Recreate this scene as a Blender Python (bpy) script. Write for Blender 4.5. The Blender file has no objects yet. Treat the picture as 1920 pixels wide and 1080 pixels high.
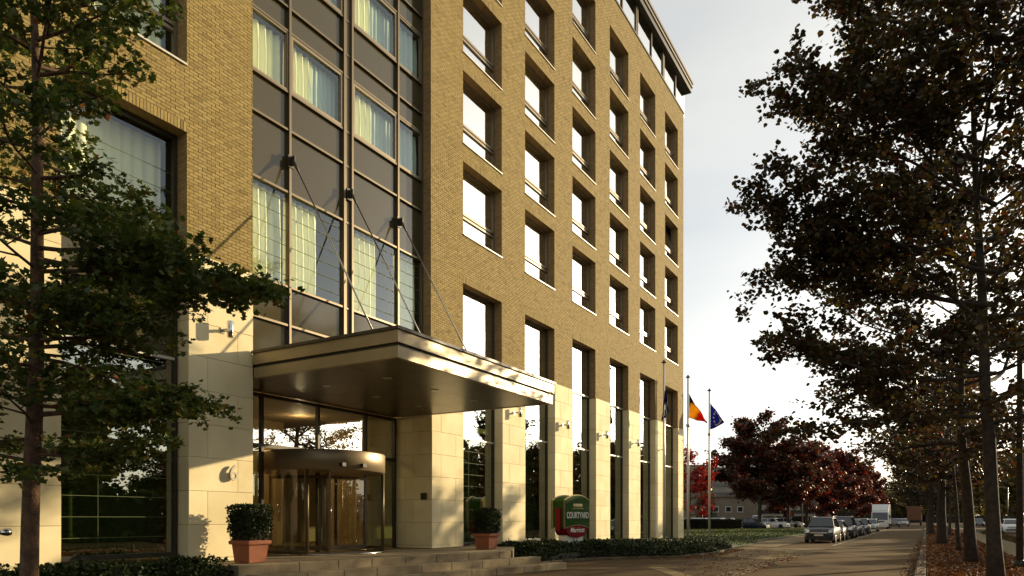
import bpy, math, random
import numpy as np
from mathutils import Vector, Matrix
random.seed(7); np.random.seed(7)
scn = bpy.context.scene
COL = scn.collection
R = math.radians

# ------------------------------------------------------------------ camera
FPX = 1330.0; HOR = 971.0; TH = math.atan(778/FPX)
S_, C_ = math.sin(TH), math.cos(TH); EYE = 1.6
cam = bpy.data.cameras.new('camera'); camo = bpy.data.objects.new('camera', cam); COL.objects.link(camo)
cam.sensor_width = 36; cam.lens = FPX/1920*36
cam.shift_y = (HOR-540)/1920
cam.clip_start = 0.1; cam.clip_end = 3000
camo.location = (0, 0, EYE); camo.rotation_euler = (R(90), 0, TH)
scn.camera = camo

# ------------------------------------------------------------------ sky, sun, exposure
SUN = Vector((1.0, 2.0, 0.52)).normalized()
ELEV = math.asin(SUN.z); AZ = math.atan2(SUN.x, SUN.y)
w = bpy.data.worlds.new('World'); scn.world = w; w.use_nodes = True
nt = w.node_tree; bg = nt.nodes['Background']
sky = nt.nodes.new('ShaderNodeTexSky'); sky.sky_type = 'NISHITA'; sky.sun_disc = False
sky.sun_elevation = ELEV; sky.sun_rotation = AZ
sky.altitude = 50; sky.air_density = 1.0; sky.dust_density = 2.2; sky.ozone_density = 1.0
# thin high cloud veil: soft noise mixes the clear sky towards its own grey
tc = nt.nodes.new('ShaderNodeTexCoord')
mp = nt.nodes.new('ShaderNodeMapping'); mp.inputs['Scale'].default_value = (1.2, 1.2, 3.5)
nz = nt.nodes.new('ShaderNodeTexNoise'); nz.inputs['Scale'].default_value = 1.6; nz.inputs['Detail'].default_value = 5
rmp = nt.nodes.new('ShaderNodeMapRange'); rmp.inputs['From Min'].default_value = .35; rmp.inputs['From Max'].default_value = .7
rmp.inputs['To Min'].default_value = .52; rmp.inputs['To Max'].default_value = .84
veil = nt.nodes.new('ShaderNodeMix'); veil.data_type = 'RGBA'
bw = nt.nodes.new('ShaderNodeRGBToBW'); ml = nt.nodes.new('ShaderNodeMath'); ml.operation = 'MULTIPLY_ADD'; ml.inputs[1].default_value = .8; ml.inputs[2].default_value = 3.8
vt = nt.nodes.new('ShaderNodeVectorMath'); vt.operation = 'SCALE'; vt.inputs[0].default_value = (1.0, .995, .935)
nt.links.new(sky.outputs[0], bw.inputs[0]); nt.links.new(bw.outputs[0], ml.inputs[0]); nt.links.new(ml.outputs[0], vt.inputs['Scale']); nt.links.new(vt.outputs[0], veil.inputs['B'])
nt.links.new(tc.outputs['Generated'], mp.inputs[0]); nt.links.new(mp.outputs[0], nz.inputs['Vector'])
nt.links.new(nz.outputs['Fac'], rmp.inputs[0]); nt.links.new(rmp.outputs[0], veil.inputs['Factor'])
nt.links.new(sky.outputs[0], veil.inputs['A']); nt.links.new(veil.outputs['Result'], bg.inputs['Color'])
bg.inputs['Strength'].default_value = 0.098
sl = bpy.data.lights.new('sun', 'SUN'); so = bpy.data.objects.new('sun', sl); COL.objects.link(so)
sl.energy = 5.0; sl.angle = R(0.5); sl.color = (1.0, .79, .49)
so.rotation_euler = SUN.to_track_quat('Z', 'Y').to_euler(); so.location = (40, 80, 40)
vs = scn.view_settings; vs.view_transform = 'Standard'; vs.look = 'None'; vs.exposure = 0.65; vs.gamma = 1.0
scn.render.engine = 'CYCLES'
scn.cycles.max_bounces = 8; scn.cycles.transparent_max_bounces = 12

# ------------------------------------------------------------------ helpers
def ray(px, py):
    u = (px-960)/FPX; v = (HOR-py)/FPX
    return -S_+u*C_, C_+u*S_, v
def gnd(px, py, z0=0.):
    x, y, z = ray(px, py); t = (z0-EYE)/z
    return t*x, t*y
def atw(px, py, wd):                       # point at forward depth wd
    x, y, z = ray(px, py); return Vector((wd*x, wd*y, EYE+wd*z))

def link(o, parent=None):
    COL.objects.link(o)
    if parent is not None: o.parent = parent
    return o
def tag(o, label=None, cat=None, group=None, kind=None):
    if label: o['label'] = label
    if cat: o['category'] = cat
    if group: o['group'] = group
    if kind: o['kind'] = kind
    return o
def empty(name, loc=(0, 0, 0), rz=0):
    o = bpy.data.objects.new(name, None); o.empty_display_size = .2
    o.location = loc; o.rotation_euler = (0, 0, rz); COL.objects.link(o); return o
def mesh_np(name, verts, faces, col=None, uv=None):
    verts = np.asarray(verts, np.float32); faces = np.asarray(faces, np.int32)
    n, k = faces.shape
    me = bpy.data.meshes.new(name)
    me.vertices.add(len(verts)); me.vertices.foreach_set('co', verts.ravel())
    me.loops.add(n*k); me.loops.foreach_set('vertex_index', faces.ravel())
    me.polygons.add(n); me.polygons.foreach_set('loop_start', np.arange(0, n*k, k, dtype=np.int32))
    try: me.polygons.foreach_set('loop_total', np.full(n, k, np.int32))
    except Exception: pass
    me.update(calc_edges=True); me.polygons.foreach_set('use_smooth', np.zeros(n, bool))
    if col is not None:
        a = me.color_attributes.new('Col', 'FLOAT_COLOR', 'POINT')
        a.data.foreach_set('color', np.asarray(col, np.float32).ravel())
    me.validate()
    return me
class MB:
    def __init__(s): s.v = []; s.f = []; s.sm = []
    def quad(s, a, b, c, d):
        i = len(s.v); s.v += [tuple(a), tuple(b), tuple(c), tuple(d)]; s.f.append((i, i+1, i+2, i+3)); s.sm.append(False)
    def poly(s, pts):
        i = len(s.v); s.v += [tuple(p) for p in pts]; s.f.append(tuple(range(i, i+len(pts)))); s.sm.append(False)
    def box(s, x0, x1, y0, y1, z0, z1, ch=0.0):
        if ch > 0:
            s.cbox(x0, x1, y0, y1, z0, z1, ch); return s
        i = len(s.v)
        s.v += [(x, y, z) for z in (z0, z1) for y in (y0, y1) for x in (x0, x1)]
        for q in ((0, 2, 3, 1), (4, 5, 7, 6), (0, 1, 5, 4), (2, 6, 7, 3), (0, 4, 6, 2), (1, 3, 7, 5)):
            s.f.append(tuple(i+k for k in q)); s.sm.append(False)
        return s
    def cbox(s, x0, x1, y0, y1, z0, z1, c):
        # chamfered in plan and on top
        def ring(cc, z): return [(x0+cc, y0, z), (x1-cc, y0, z), (x1, y0+cc, z), (x1, y1-cc, z), (x1-cc, y1, z), (x0+cc, y1, z), (x0, y1-cc, z), (x0, y0+cc, z)]
        r0 = ring(c, z0); r1 = ring(c, z1-c)
        r2 = [(min(max(x, x0+c), x1-c), min(max(y, y0+c), y1-c), z1) for x, y, z in ring(c, z1)]
        i = len(s.v); s.v += r0+r1+r2
        for a in (0, 8):
            for k in range(8):
                s.f.append((i+a+k, i+a+(k+1) % 8, i+a+8+(k+1) % 8, i+a+8+k)); s.sm.append(False)
        s.f.append(tuple(i+7-k for k in range(8))); s.sm.append(False)
        s.f.append((i+16, i+18, i+20, i+22)); s.sm.append(False)
        s.f.append((i+16, i+17, i+18)); s.f.append((i+18, i+19, i+20)); s.f.append((i+20, i+21, i+22)); s.f.append((i+22, i+23, i+16)); s.sm += [False]*4
        return s
    def prism(s, pts, z0, z1):              # plan polygon (ccw) extruded
        n = len(pts); i = len(s.v)
        s.v += [(x, y, z0) for x, y in pts]+[(x, y, z1) for x, y in pts]
        s.f.append(tuple(i+n+k for k in range(n))); s.f.append(tuple(i+n-1-k for k in range(n))); s.sm += [False]*2
        for k in range(n):
            s.f.append((i+k, i+(k+1) % n, i+n+(k+1) % n, i+n+k)); s.sm.append(False)
        return s
    def tube(s, pts, rad, n=8, cap=True, smooth=True):
        pts = [Vector(p) for p in pts]; m = len(pts)
        if not hasattr(rad, '__len__'): rad = [rad]*m
        base = len(s.v)
        for j, p in enumerate(pts):
            d = (pts[min(j+1, m-1)]-pts[max(j-1, 0)]).normalized()
            up = Vector((0, 0, 1)) if abs(d.z) < .9 else Vector((0, 1, 0))
            a = d.cross(up).normalized(); b = a.cross(d)
            for k in range(n):
                t = 2*math.pi*k/n
                s.v.append(tuple(p+(a*math.cos(t)+b*math.sin(t))*rad[j]))
        for j in range(m-1):
            for k in range(n):
                s.f.append((base+j*n+k, base+j*n+(k+1) % n, base+(j+1)*n+(k+1) % n, base+(j+1)*n+k)); s.sm.append(smooth)
        if cap:
            s.f.append(tuple(base+n-1-k for k in range(n))); s.f.append(tuple(base+(m-1)*n+k for k in range(n))); s.sm += [False]*2
        return s
    def lathe(s, prof, cx=0, cy=0, n=16, a0=0, a1=2*math.pi, smooth=True):
        base = len(s.v); m = len(prof); full = abs(a1-a0-2*math.pi) < 1e-6
        cols = n if full else n+1
        for k in range(cols):
            t = a0+(a1-a0)*k/n
            for r, z in prof: s.v.append((cx+r*math.cos(t), cy+r*math.sin(t), z))
        for k in range(n):
            k2 = (k+1) % cols
            for j in range(m-1):
                s.f.append((base+k*m+j, base+k2*m+j, base+k2*m+j+1, base+k*m+j+1)); s.sm.append(smooth)
        return s
    def grid(s, P, smooth=True):            # P[i][j] points
        base = len(s.v); ni, nj = len(P), len(P[0])
        for r in P: s.v += [tuple(p) for p in r]
        for i in range(ni-1):
            for j in range(nj-1):
                s.f.append((base+i*nj+j, base+(i+1)*nj+j, base+(i+1)*nj+j+1, base+i*nj+j+1)); s.sm.append(smooth)
        return s
    def mesh(s, name):
        me = bpy.data.meshes.new(name); me.from_pydata(s.v, [], s.f); me.update()
        me.polygons.foreach_set('use_smooth', s.sm); return me
    def build(s, name, mat, parent=None):
        me = s.mesh(name); me.materials.append(mat)
        return link(bpy.data.objects.new(name, me), parent)
def inst(name, me, parent=None, loc=None, rz=0):
    o = bpy.data.objects.new(name, me)
    if loc is not None: o.location = loc
    o.rotation_euler.z = rz
    return link(o, parent)

# ------------------------------------------------------------------ materials
M = {}
def mat(name, col, rough=.6, metal=0., noise=None, bump=None, spec=.5, attr=False, emit=None, coat=0, varo=0.):
    """noise=(scale, colour2, detail, lo, hi); bump=(scale, strength)"""
    m = bpy.data.materials.new(name); m.use_nodes = True; n = m.node_tree; b = n.nodes['Principled BSDF']
    b.inputs['Roughness'].default_value = rough; b.inputs['Metallic'].default_value = metal
    b.inputs['Specular IOR Level'].default_value = spec; b.inputs['Coat Weight'].default_value = coat
    out = None
    if attr:
        a = n.nodes.new('ShaderNodeAttribute'); a.attribute_name = 'Col'; out = a.outputs['Color']
    else:
        r = n.nodes.new('ShaderNodeRGB'); r.outputs[0].default_value = (*col, 1); out = r.outputs[0]
    g = n.nodes.new('ShaderNodeNewGeometry')
    if noise:
        t = n.nodes.new('ShaderNodeTexNoise'); t.inputs['Scale'].default_value = noise[0]; t.inputs['Detail'].default_value = noise[2]
        n.links.new(g.outputs['Position'], t.inputs['Vector'])
        mr = n.nodes.new('ShaderNodeMapRange'); mr.inputs['From Min'].default_value = noise[3]; mr.inputs['From Max'].default_value = noise[4]
        n.links.new(t.outputs['Fac'], mr.inputs[0])
        mx = n.nodes.new('ShaderNodeMix'); mx.data_type = 'RGBA'; mx.inputs['B'].default_value = (*noise[1], 1)
        n.links.new(mr.outputs[0], mx.inputs['Factor']); n.links.new(out, mx.inputs['A']); out = mx.outputs['Result']
    if varo:
        oi = n.nodes.new('ShaderNodeObjectInfo'); hs = n.nodes.new('ShaderNodeHueSaturation')
        mr = n.nodes.new('ShaderNodeMapRange'); mr.inputs['To Min'].default_value = 1-varo; mr.inputs['To Max'].default_value = 1+varo
        n.links.new(oi.outputs['Random'], mr.inputs[0]); n.links.new(mr.outputs[0], hs.inputs['Value'])
        n.links.new(out, hs.inputs['Color']); out = hs.outputs[0]
    n.links.new(out, b.inputs['Base Color'])
    if bump:
        t = n.nodes.new('ShaderNodeTexNoise'); t.inputs['Scale'].default_value = bump[0]; t.inputs['Detail'].default_value = 6
        n.links.new(g.outputs['Position'], t.inputs['Vector'])
        bp = n.nodes.new('ShaderNodeBump'); bp.inputs['Strength'].default_value = bump[1]; bp.inputs['Distance'].default_value = bump[2] if len(bump) > 2 else .02
        n.links.new(t.outputs['Fac'], bp.inputs['Height']); n.links.new(bp.outputs[0], b.inputs['Normal'])
    if emit:
        b.inputs['Emission Color'].default_value = (*emit[0], 1); b.inputs['Emission Strength'].default_value = emit[1]
    M[name] = m; return m
def glassmat(name, tint, base, rough=.0, gl=(.95, .95, .95), wav=0.0):
    """coated glazing: mirror-like reflection over tinted transparency"""
    m = bpy.data.materials.new(name); m.use_nodes = True; n = m.node_tree; n.nodes.remove(n.nodes['Principled BSDF'])
    out = n.nodes['Material Output']
    tr = n.nodes.new('ShaderNodeBsdfTransparent'); tr.inputs[0].default_value = (*tint, 1)
    gs = n.nodes.new('ShaderNodeBsdfGlossy'); gs.inputs['Color'].default_value = (*gl, 1); gs.inputs['Roughness'].default_value = rough
    # two-sided Schlick reflectance, so that light also passes out through the back of a pane
    gg = n.nodes.new('ShaderNodeNewGeometry'); dt = n.nodes.new('ShaderNodeVectorMath'); dt.operation = 'DOT_PRODUCT'
    ab = n.nodes.new('ShaderNodeMath'); ab.operation = 'ABSOLUTE'; om = n.nodes.new('ShaderNodeMath'); om.operation = 'SUBTRACT'; om.inputs[0].default_value = 1.0
    pw = n.nodes.new('ShaderNodeMath'); pw.operation = 'POWER'; pw.inputs[1].default_value = 5.0
    fr = n.nodes.new('ShaderNodeMath'); fr.operation = 'MULTIPLY_ADD'; fr.inputs[1].default_value = .955; fr.inputs[2].default_value = .045
    n.links.new(gg.outputs['Incoming'], dt.inputs[0]); n.links.new(gg.outputs['Normal'], dt.inputs[1]); n.links.new(dt.outputs['Value'], ab.inputs[0])
    n.links.new(ab.outputs[0], om.inputs[1]); n.links.new(om.outputs[0], pw.inputs[0]); n.links.new(pw.outputs[0], fr.inputs[0])
    ma = n.nodes.new('ShaderNodeMath'); ma.operation = 'MULTIPLY_ADD'; ma.inputs[1].default_value = 1-base; ma.inputs[2].default_value = base; ma.use_clamp = True
    mx = n.nodes.new('ShaderNodeMixShader')
    n.links.new(fr.outputs[0], ma.inputs[0]); n.links.new(ma.outputs[0], mx.inputs[0])
    n.links.new(tr.outputs[0], mx.inputs[1]); n.links.new(gs.outputs[0], mx.inputs[2]); n.links.new(mx.outputs[0], out.inputs[0])
    if wav:
        g = n.nodes.new('ShaderNodeNewGeometry'); t = n.nodes.new('ShaderNodeTexNoise'); t.inputs['Scale'].default_value = .9; t.inputs['Detail'].default_value = 1
        bp = n.nodes.new('ShaderNodeBump'); bp.inputs['Strength'].default_value = 1; bp.inputs['Distance'].default_value = wav
        n.links.new(g.outputs['Position'], t.inputs['Vector']); n.links.new(t.outputs['Fac'], bp.inputs['Height'])
        n.links.new(bp.outputs[0], gs.inputs['Normal'])
    M[name] = m; return m
def leafmat(name, transl=.35, rough=.45, spec=.35):
    m = bpy.data.materials.new(name); m.use_nodes = True; n = m.node_tree; b = n.nodes['Principled BSDF']
    out = n.nodes['Material Output']
    a = n.nodes.new('ShaderNodeAttribute'); a.attribute_name = 'Col'
    b.inputs['Roughness'].default_value = rough; b.inputs['Specular IOR Level'].default_value = spec
    n.links.new(a.outputs['Color'], b.inputs['Base Color'])
    t = n.nodes.new('ShaderNodeBsdfTranslucent'); hs = n.nodes.new('ShaderNodeHueSaturation'); hs.inputs['Saturation'].default_value = 1.15; hs.inputs['Value'].default_value = 1.3
    n.links.new(a.outputs['Color'], hs.inputs['Color']); n.links.new(hs.outputs[0], t.inputs[0])
    mx = n.nodes.new('ShaderNodeMixShader'); mx.inputs[0].default_value = transl
    n.links.new(b.outputs[0], mx.inputs[1]); n.links.new(t.outputs[0], mx.inputs[2]); n.links.new(mx.outputs[0], out.inputs[0])
    M[name] = m; return m
mat('brick', (.3, .2, .09), .85, attr=True, noise=(24, (.15, .095, .038), 4, .5, .85), bump=(60, .5, .008), spec=.2)
mat('mortar', (.17, .125, .055), .95, bump=(40, .4, .01), spec=.1)
mat('stone', (.8, .7, .44), .75, noise=(1.3, (.68, .575, .33), 5, .35, .75), bump=(35, .25, .006), spec=.1, varo=.07)
mat('step_stone', (.27, .215, .135), .8, noise=(2.5, (.16, .125, .075), 5, .35, .75), bump=(30, .35, .008), spec=.1, varo=.12)
mat('bronze', (.14, .108, .06), .42, .55, noise=(3, (.13, .1, .06), 3, .3, .7))
mat('drum_bronze', (.27, .21, .12), .38, .5)
mat('frame', (.2, .16, .10), .4, .45)
mat('fascia', (.31, .25, .14), .4, .35, noise=(2, (.27, .215, .12), 3, .3, .7))
mat('dark_metal', (.045, .038, .026), .45, .4)
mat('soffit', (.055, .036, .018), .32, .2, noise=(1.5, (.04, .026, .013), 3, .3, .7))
mat('spandrel', (.058, .048, .02), .1, 0, spec=.5)
mat('steel', (.42, .39, .33), .3, .9)
mat('chrome', (.7, .68, .62), .15, 1.)
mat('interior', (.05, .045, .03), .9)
mat('lobby', (.34, .25, .13), .7)
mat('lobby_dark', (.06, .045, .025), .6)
mat('curtain', (.92, .9, .6), .85)
mat('sheer', (.42, .5, .47), .85)
mat('green_blind', (.09, .12, .035), .8)
mat('blind_line', (.13, .16, .07), .6, spec=.1)
mat('sill', (.5, .47, .4), .5, .3)
mat('roof', (.06, .05, .04), .7)
mat('terracotta', (.36, .115, .045), .75, noise=(8, (.27, .09, .04), 4, .4, .8), bump=(30, .3, .006))
mat('soil', (.03, .022, .014), .95)
mat('sign_green', (.022, .066, .006), .6, spec=.1, noise=(6, (.032, .08, .012), 2, .4, .8))
mat('sign_red', (.2, .009, .009), .6, spec=.1)
mat('sign_gold', (.62, .5, .2), .4)
mat('sign_white', (.8, .78, .68), .5)
mat('sign_brown', (.16, .1, .05), .5)
mat('pole_white', (.55, .53, .47), .35, .2)
mat('asphalt', (.14, .09, .038), .85, noise=(.5, (.07, .047, .024), 6, .35, .7), bump=(120, .4, .01), spec=.04)
mat('forecourt', (.10, .066, .033), .85, noise=(.8, (.062, .041, .021), 6, .35, .7), bump=(70, .5, .015), spec=.04)
mat('pale_paving', (.22, .165, .088), .85, noise=(1.2, (.15, .112, .06), 6, .35, .7), bump=(60, .4, .012), spec=.04)
mat('kerbstone', (.17, .135, .085), .9, spec=.1, noise=(3, (.08, .06, .036), 6, .35, .7), bump=(50, .4, .01), varo=.15)
mat('dirt', (.07, .045, .022), .95, noise=(1.5, (.12, .06, .025), 6, .35, .7), bump=(40, .6, .02))
mat('grassground', (.035, .05, .013), .95, noise=(1., (.055, .06, .016), 6, .35, .7), bump=(60, .7, .03))
mat('paint_white', (.36, .33, .25), .8, spec=.1, noise=(1.4, (.13, .095, .05), 6, .42, .62))
mat('bark', (.062, .045, .03), .95, noise=(7, (.03, .022, .015), 5, .35, .65), bump=(28, 1., .03))
mat('bark_warm', (.13, .07, .035), .95, noise=(9, (.06, .033, .018), 5, .35, .65), bump=(34, 1., .025))
mat('tyre', (.015, .015, .015), .9)
mat('rim', (.4, .4, .4), .35, .8)
mat('carglass', (.02, .022, .022), .06, spec=.9)
mat('headlight', (.75, .75, .72), .12, .1, spec=.8)
mat('black_plastic', (.02, .02, .02), .6)
mat('plate', (.65, .62, .55), .5)
mat('far_concrete', (.25, .22, .17), .9, noise=(.4, (.2, .18, .14), 3, .3, .7))
mat('far_brick', (.27, .22, .16), .9, noise=(1, (.21, .17, .12), 4, .3, .7))
mat('window_white', (.62, .6, .54), .6)
mat('dark_pane', (.03, .03, .03), .1, spec=.8)
mat('flag_star', (.75, .62, .2), .7)
mat('truck_brown', (.15, .055, .02), .6)
glassmat('glass_upper', (.75, .8, .78), .62, gl=(.96, .97, .95), wav=.004)
glassmat('glass_room', (.92, .97, .9), .05, gl=(.82, .93, 1.0), wav=.003)
glassmat('glass_low', (.5, .58, .34), .3, gl=(.9, .95, .85), wav=.006)
glassmat('glass_clear', (.85, .87, .8), .16)
leafmat('leaf_green', .3); leafmat('leaf_dark', .28); leafmat('leaf_red', .25); leafmat('flag_cloth', .5, .8, .1)
leafmat('leaf_bed', .12, .5, .15); leafmat('leaf_fallen', .1, .7, .2); leafmat('grass', .25, .6, .2)

# ------------------------------------------------------------------ SETTING: ground
def sheet(name, pts, z, m, kind='structure'):
    o = MB(); o.poly([(x, y, z) for x, y in pts]); ob = o.build(name, M[m]); ob['kind'] = kind; return ob
sheet('ground', [(-1500, -300), (1500, -300), (1500, 2500), (-1500, 2500)], -.03, 'grassground')
sheet('road', [(-4.5, -25), (-.3, -25), (-.3, 600), (-4.5, 600)], 0.0, 'asphalt')
sheet('parking_lane', [(-7.0, 40), (-4.5, 40), (-4.5, 400), (-7.0, 400)], .004, 'asphalt')
sheet('forecourt', [(-15.4, -25), (-4.5, -25), (-4.5, 40), (-7.0, 40.), (-8.6, 40), (-15.4, 40)], -.004, 'forecourt')
sheet('pavement', [(-9.6, 40), (-7.0, 40), (-7.0, 300), (-9.6, 300)], .03, 'pale_paving')
sheet('pavement_apron', [(-8.4, 30.2), (-5.0, 28.2), (-4.5, 30.5), (-4.5, 40), (-8.6, 40), (-8.7, 36)], .004, 'pale_paving')
sheet('forecourt_band', [(-7.9, 22.2), (-7.45, 22.4), (-5.1, 18.6), (-5.5, 18.2)], .004, 'pale_paving')
sheet('road_marking', [(-4.72, 44), (-4.58, 44), (-4.58, 260), (-4.72, 260)], .008, 'paint_white')
sheet('cycle_path', [(2.9, -10), (4.7, -10), (4.7, 400), (2.9, 400)], .03, 'pale_paving')
sheet('main_road', [(5.9, -10), (14.5, -10), (14.5, 500), (5.9, 500)], 0.0, 'asphalt')
sheet('verge', [(0.0, -10), (2.9, -10), (2.9, 500), (0.0, 500)], .05, 'dirt')
sheet('far_verge', [(14.5, -10), (60, -10), (60, 500), (14.5, 500)], .06, 'grassground')
sheet('car_park', [(-75, 88), (-14.5, 96), (-14.5, 140), (-75, 140)], .09, 'pale_paving')
# lawn as a gently domed sheet
P = []
for i in range(25):
    row = []
    for j in range(25):
        y = 34+(96-34)*i/24
        xe = -8.7 if y < 38 else (-8.3 if y < 48 else -9.7)
        xe = -8.7-.0*(y-38) if y < 46 else -9.7
        x = -60+(xe+60)*j/24
        row.append((x, y, .05+.16*min(1, (xe-x)/4)))
    P.append(row)
o = MB(); o.grid(P); o = o.build('lawn', M['grassground']); o['kind'] = 'structure'
# kerbs made of single stones
def kerb(name, pts, wd, z0, z1, n):
    root = empty(name); root['kind'] = 'structure'
    pts = [Vector((p[0], p[1], 0)) for p in pts]
    L = [0]
    for a, b in zip(pts, pts[1:]): L.append(L[-1]+(b-a).length)
    def at(s):
        for k in range(len(pts)-1):
            if s <= L[k+1]+1e-6: return pts[k].lerp(pts[k+1], (s-L[k])/(L[k+1]-L[k]))
        return pts[-1]
    ln = L[-1]/n
    ms = []
    for v in range(3):
        b = MB(); b.box(-ln/2+.006, ln/2-.006, -wd/2, wd/2, z0, z1+random.uniform(-.008, .008), .014); me = b.mesh('kerb_stone'); me.materials.append(M['kerbstone']); ms.append(me)
    for k in range(n):
        a, b = at(k*ln), at((k+1)*ln); c = (a+b)/2; d = b-a
        inst('kerb_stone', random.choice(ms), root, (c.x, c.y, 0), math.atan2(d.y, d.x)+random.uniform(-.006, .006))
    return root
kerb('verge_kerb', [(-.16, 8), (-.16, 100)], .26, -.05, .11, 92)
sheet('verge_kerb_far', [(-.29, 100), (-.03, 100), (-.03, 400), (-.29, 400)], .1, 'kerbstone')
kerb('drop_kerb', [(-4.75, 5), (-4.75, 29)], .5, -.05, .03, 30)
BEDE = [(-11.45, 21.3), (-11.15, 24.2), (-9.75, 26.3), (-8.55, 27.8), (-8.15, 31.5), (-8.5, 36.5), (-9.0, 39)]
kerb('bed_kerb', BEDE, .1, -.05, .09, 24)

# ------------------------------------------------------------------ HOTEL
FX = -14.0; REC = .38; GX = FX-REC
CH = 3.19/42; ZB = 11.49-53*CH                # course height, bottom of the brickwork
ZT = ZB+277*CH
hotel = empty('hotel_building', (FX, 26, 0))
tag(hotel, 'tall ochre brick hotel with square windows, pale stone base and entrance canopy', 'building')
def HB(b, name, m, parent=hotel):
    """build in world coordinates under the hotel"""
    o = b.build(name, M[m] if isinstance(m, str) else m, parent)
    o.matrix_parent_inverse = Matrix.Translation(-Vector((FX, 26, 0)))
    return o
def HI(name, me, parent, loc, rz=0):          # instance in world coordinates under a part (parts have identity world matrix)
    return inst(name, me, parent, loc, rz)
YL, YR = 4.0, 46.55
cols = [20.55+4.432*i for i in range(6)]
rowsz = [11.49+3.19*k for k in range(5)]
OP = []                                       # openings: y0,y1,z0,z1
WH = 34*CH
for y in cols:
    for z in rowsz: OP.append((y, y+2.61, z, z+WH))
    OP.append((y, y+2.61, ZB, ZB+31*CH))
for z in rowsz: OP.append((7.2, 9.82, z, z+WH))
OP.append((7.2, 9.82, ZB, ZB+34*CH))
CWY0, CWY1 = 11.58, 18.68
OP.append((CWY0, CWY1, ZB, ZT))
# wall core (mortar face) with reveals
ys = sorted({YL, YR} | {o[0] for o in OP} | {o[1] for o in OP}); zs = sorted({ZB, ZT} | {o[2] for o in OP} | {o[3] for o in OP})
core = MB(); core2 = MB(); FM = FX-.006
def inop(y, z): return any(a < y < b and c < z < d for a, b, c, d in OP)
for i in range(len(ys)-1):
    for j in range(len(zs)-1):
        if not inop((ys[i]+ys[i+1])/2, (zs[j]+zs[j+1])/2):
            (core if ys[i+1] < 12 else core2).quad((FM, ys[i], zs[j]), (FM, ys[i+1], zs[j]), (FM, ys[i+1], zs[j+1]), (FM, ys[i], zs[j+1]))
wall = HB(core, 'brick_wall', 'mortar'); wall2 = HB(core2, 'brick_wall', 'mortar')
# reveals as brick returns with their own brick pattern
def brick_tex():
    m = bpy.data.materials.new('brick_return'); m.use_nodes = True; n = m.node_tree; b = n.nodes['Principled BSDF']
    g = n.nodes.new('ShaderNodeNewGeometry'); sx = n.nodes.new('ShaderNodeSeparateXYZ'); cx = n.nodes.new('ShaderNodeCombineXYZ')
    ad = n.nodes.new('ShaderNodeMath'); ad.operation = 'ADD'
    n.links.new(g.outputs['Position'], sx.inputs[0]); n.links.new(sx.outputs[0], ad.inputs[0]); n.links.new(sx.outputs[1], ad.inputs[1])
    n.links.new(ad.outputs[0], cx.inputs[0]); n.links.new(sx.outputs[2], cx.inputs[1])
    t = n.nodes.new('ShaderNodeTexBrick'); t.inputs['Scale'].default_value = 1; t.inputs['Brick Width'].default_value = .22; t.inputs['Row Height'].default_value = CH
    t.inputs['Mortar Size'].default_value = .006; t.inputs['Color1'].default_value = (.3, .2, .09, 1); t.inputs['Color2'].default_value = (.22, .145, .062, 1); t.inputs['Mortar'].default_value = (.14, .105, .055, 1)
    n.links.new(cx.outputs[0], t.inputs['Vector']); n.links.new(t.outputs['Color'], b.inputs['Base Color']); b.inputs['Roughness'].default_value = .9
    b.inputs['Specular IOR Level'].default_value = .2
    return m
M['brick_return'] = brick_tex()
for a, b, c, d in OP:
    rv = MB()
    cw = (b-a) > 4
    X0, X1 = FX+.0, GX-.1
    rv.quad((X0, b, c), (X1, b, c), (X1, b, d), (X0, b, d)); rv.quad((X0, a, c), (X0, a, d), (X1, a, d), (X1, a, c))
    if not cw:
        rv.quad((X0, a, d), (X0, b, d), (X1, b, d), (X1, a, d))
        if c > ZB+.1: rv.quad((X0, a, c), (X1, a, c), (X1, b, c), (X0, b, c))
    HB(rv, 'window_reveal', 'brick_return')
# bricks: running bond with soldier courses over the windows
def brick_arr():
    out = []                                  # y0,y1,z0,z1
    sold = [(a-.0, b+.0, d, d+3*CH) for a, b, c, d in OP if b-a < 4]
    for j in range(277):
        z0 = ZB+j*CH; zm = z0+CH/2
        blocks = sorted([(a, b) for a, b, c, d in OP if c < zm < d]+[(a, b) for a, b, c, d in sold if c < zm < d])
        segs = []; y = YL
        for a, b in blocks:
            if a > y: segs.append((y, a))
            y = max(y, b)
        if y < YR: segs.append((y, YR))
        for a, b in segs:
            L = .222; off = (0 if j % 2 else .111)
            k = math.floor((a-off)/L)
            y0 = off+k*L
            while y0 < b:
                p, q = max(y0+.005, a+.001), min(y0+L-.005, b-.001)
                if q-p > .03: out.append((p, q, z0+.005, z0+CH-.005))
                y0 += L
    for a, b, c, d in sold:
        n = round((b-a)/CH); st = (b-a)/n
        for k in range(n): out.append((a+k*st+.005, a+(k+1)*st-.005, c+.005, d-.005))
    return np.array(out, np.float32)
BR = brick_arr()
def brick_cols(n):
    t = np.random.rand(n)[:, None]; u = np.random.rand(n)[:, None]
    c = (1-t)*np.array([[.245, .178, .058]])+t*np.array([[.32, .24, .085]])
    dark = (np.random.rand(n) < .07)[:, None]
    c = np.where(dark, c*.74, c); c = c*(.94+.12*u)
    return np.concatenate([c, np.ones((n, 1))], 1)
near = (BR[:, 0] > 9.82) & (BR[:, 1] < CWY0+.01)
dist = np.where(near, np.hypot(BR[:, 0]*1.0, BR[:, 2]-EYE), 1e9)
order = np.argsort(dist); single = order[:300]; rest = np.setdiff1d(np.arange(len(BR)), single)
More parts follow.
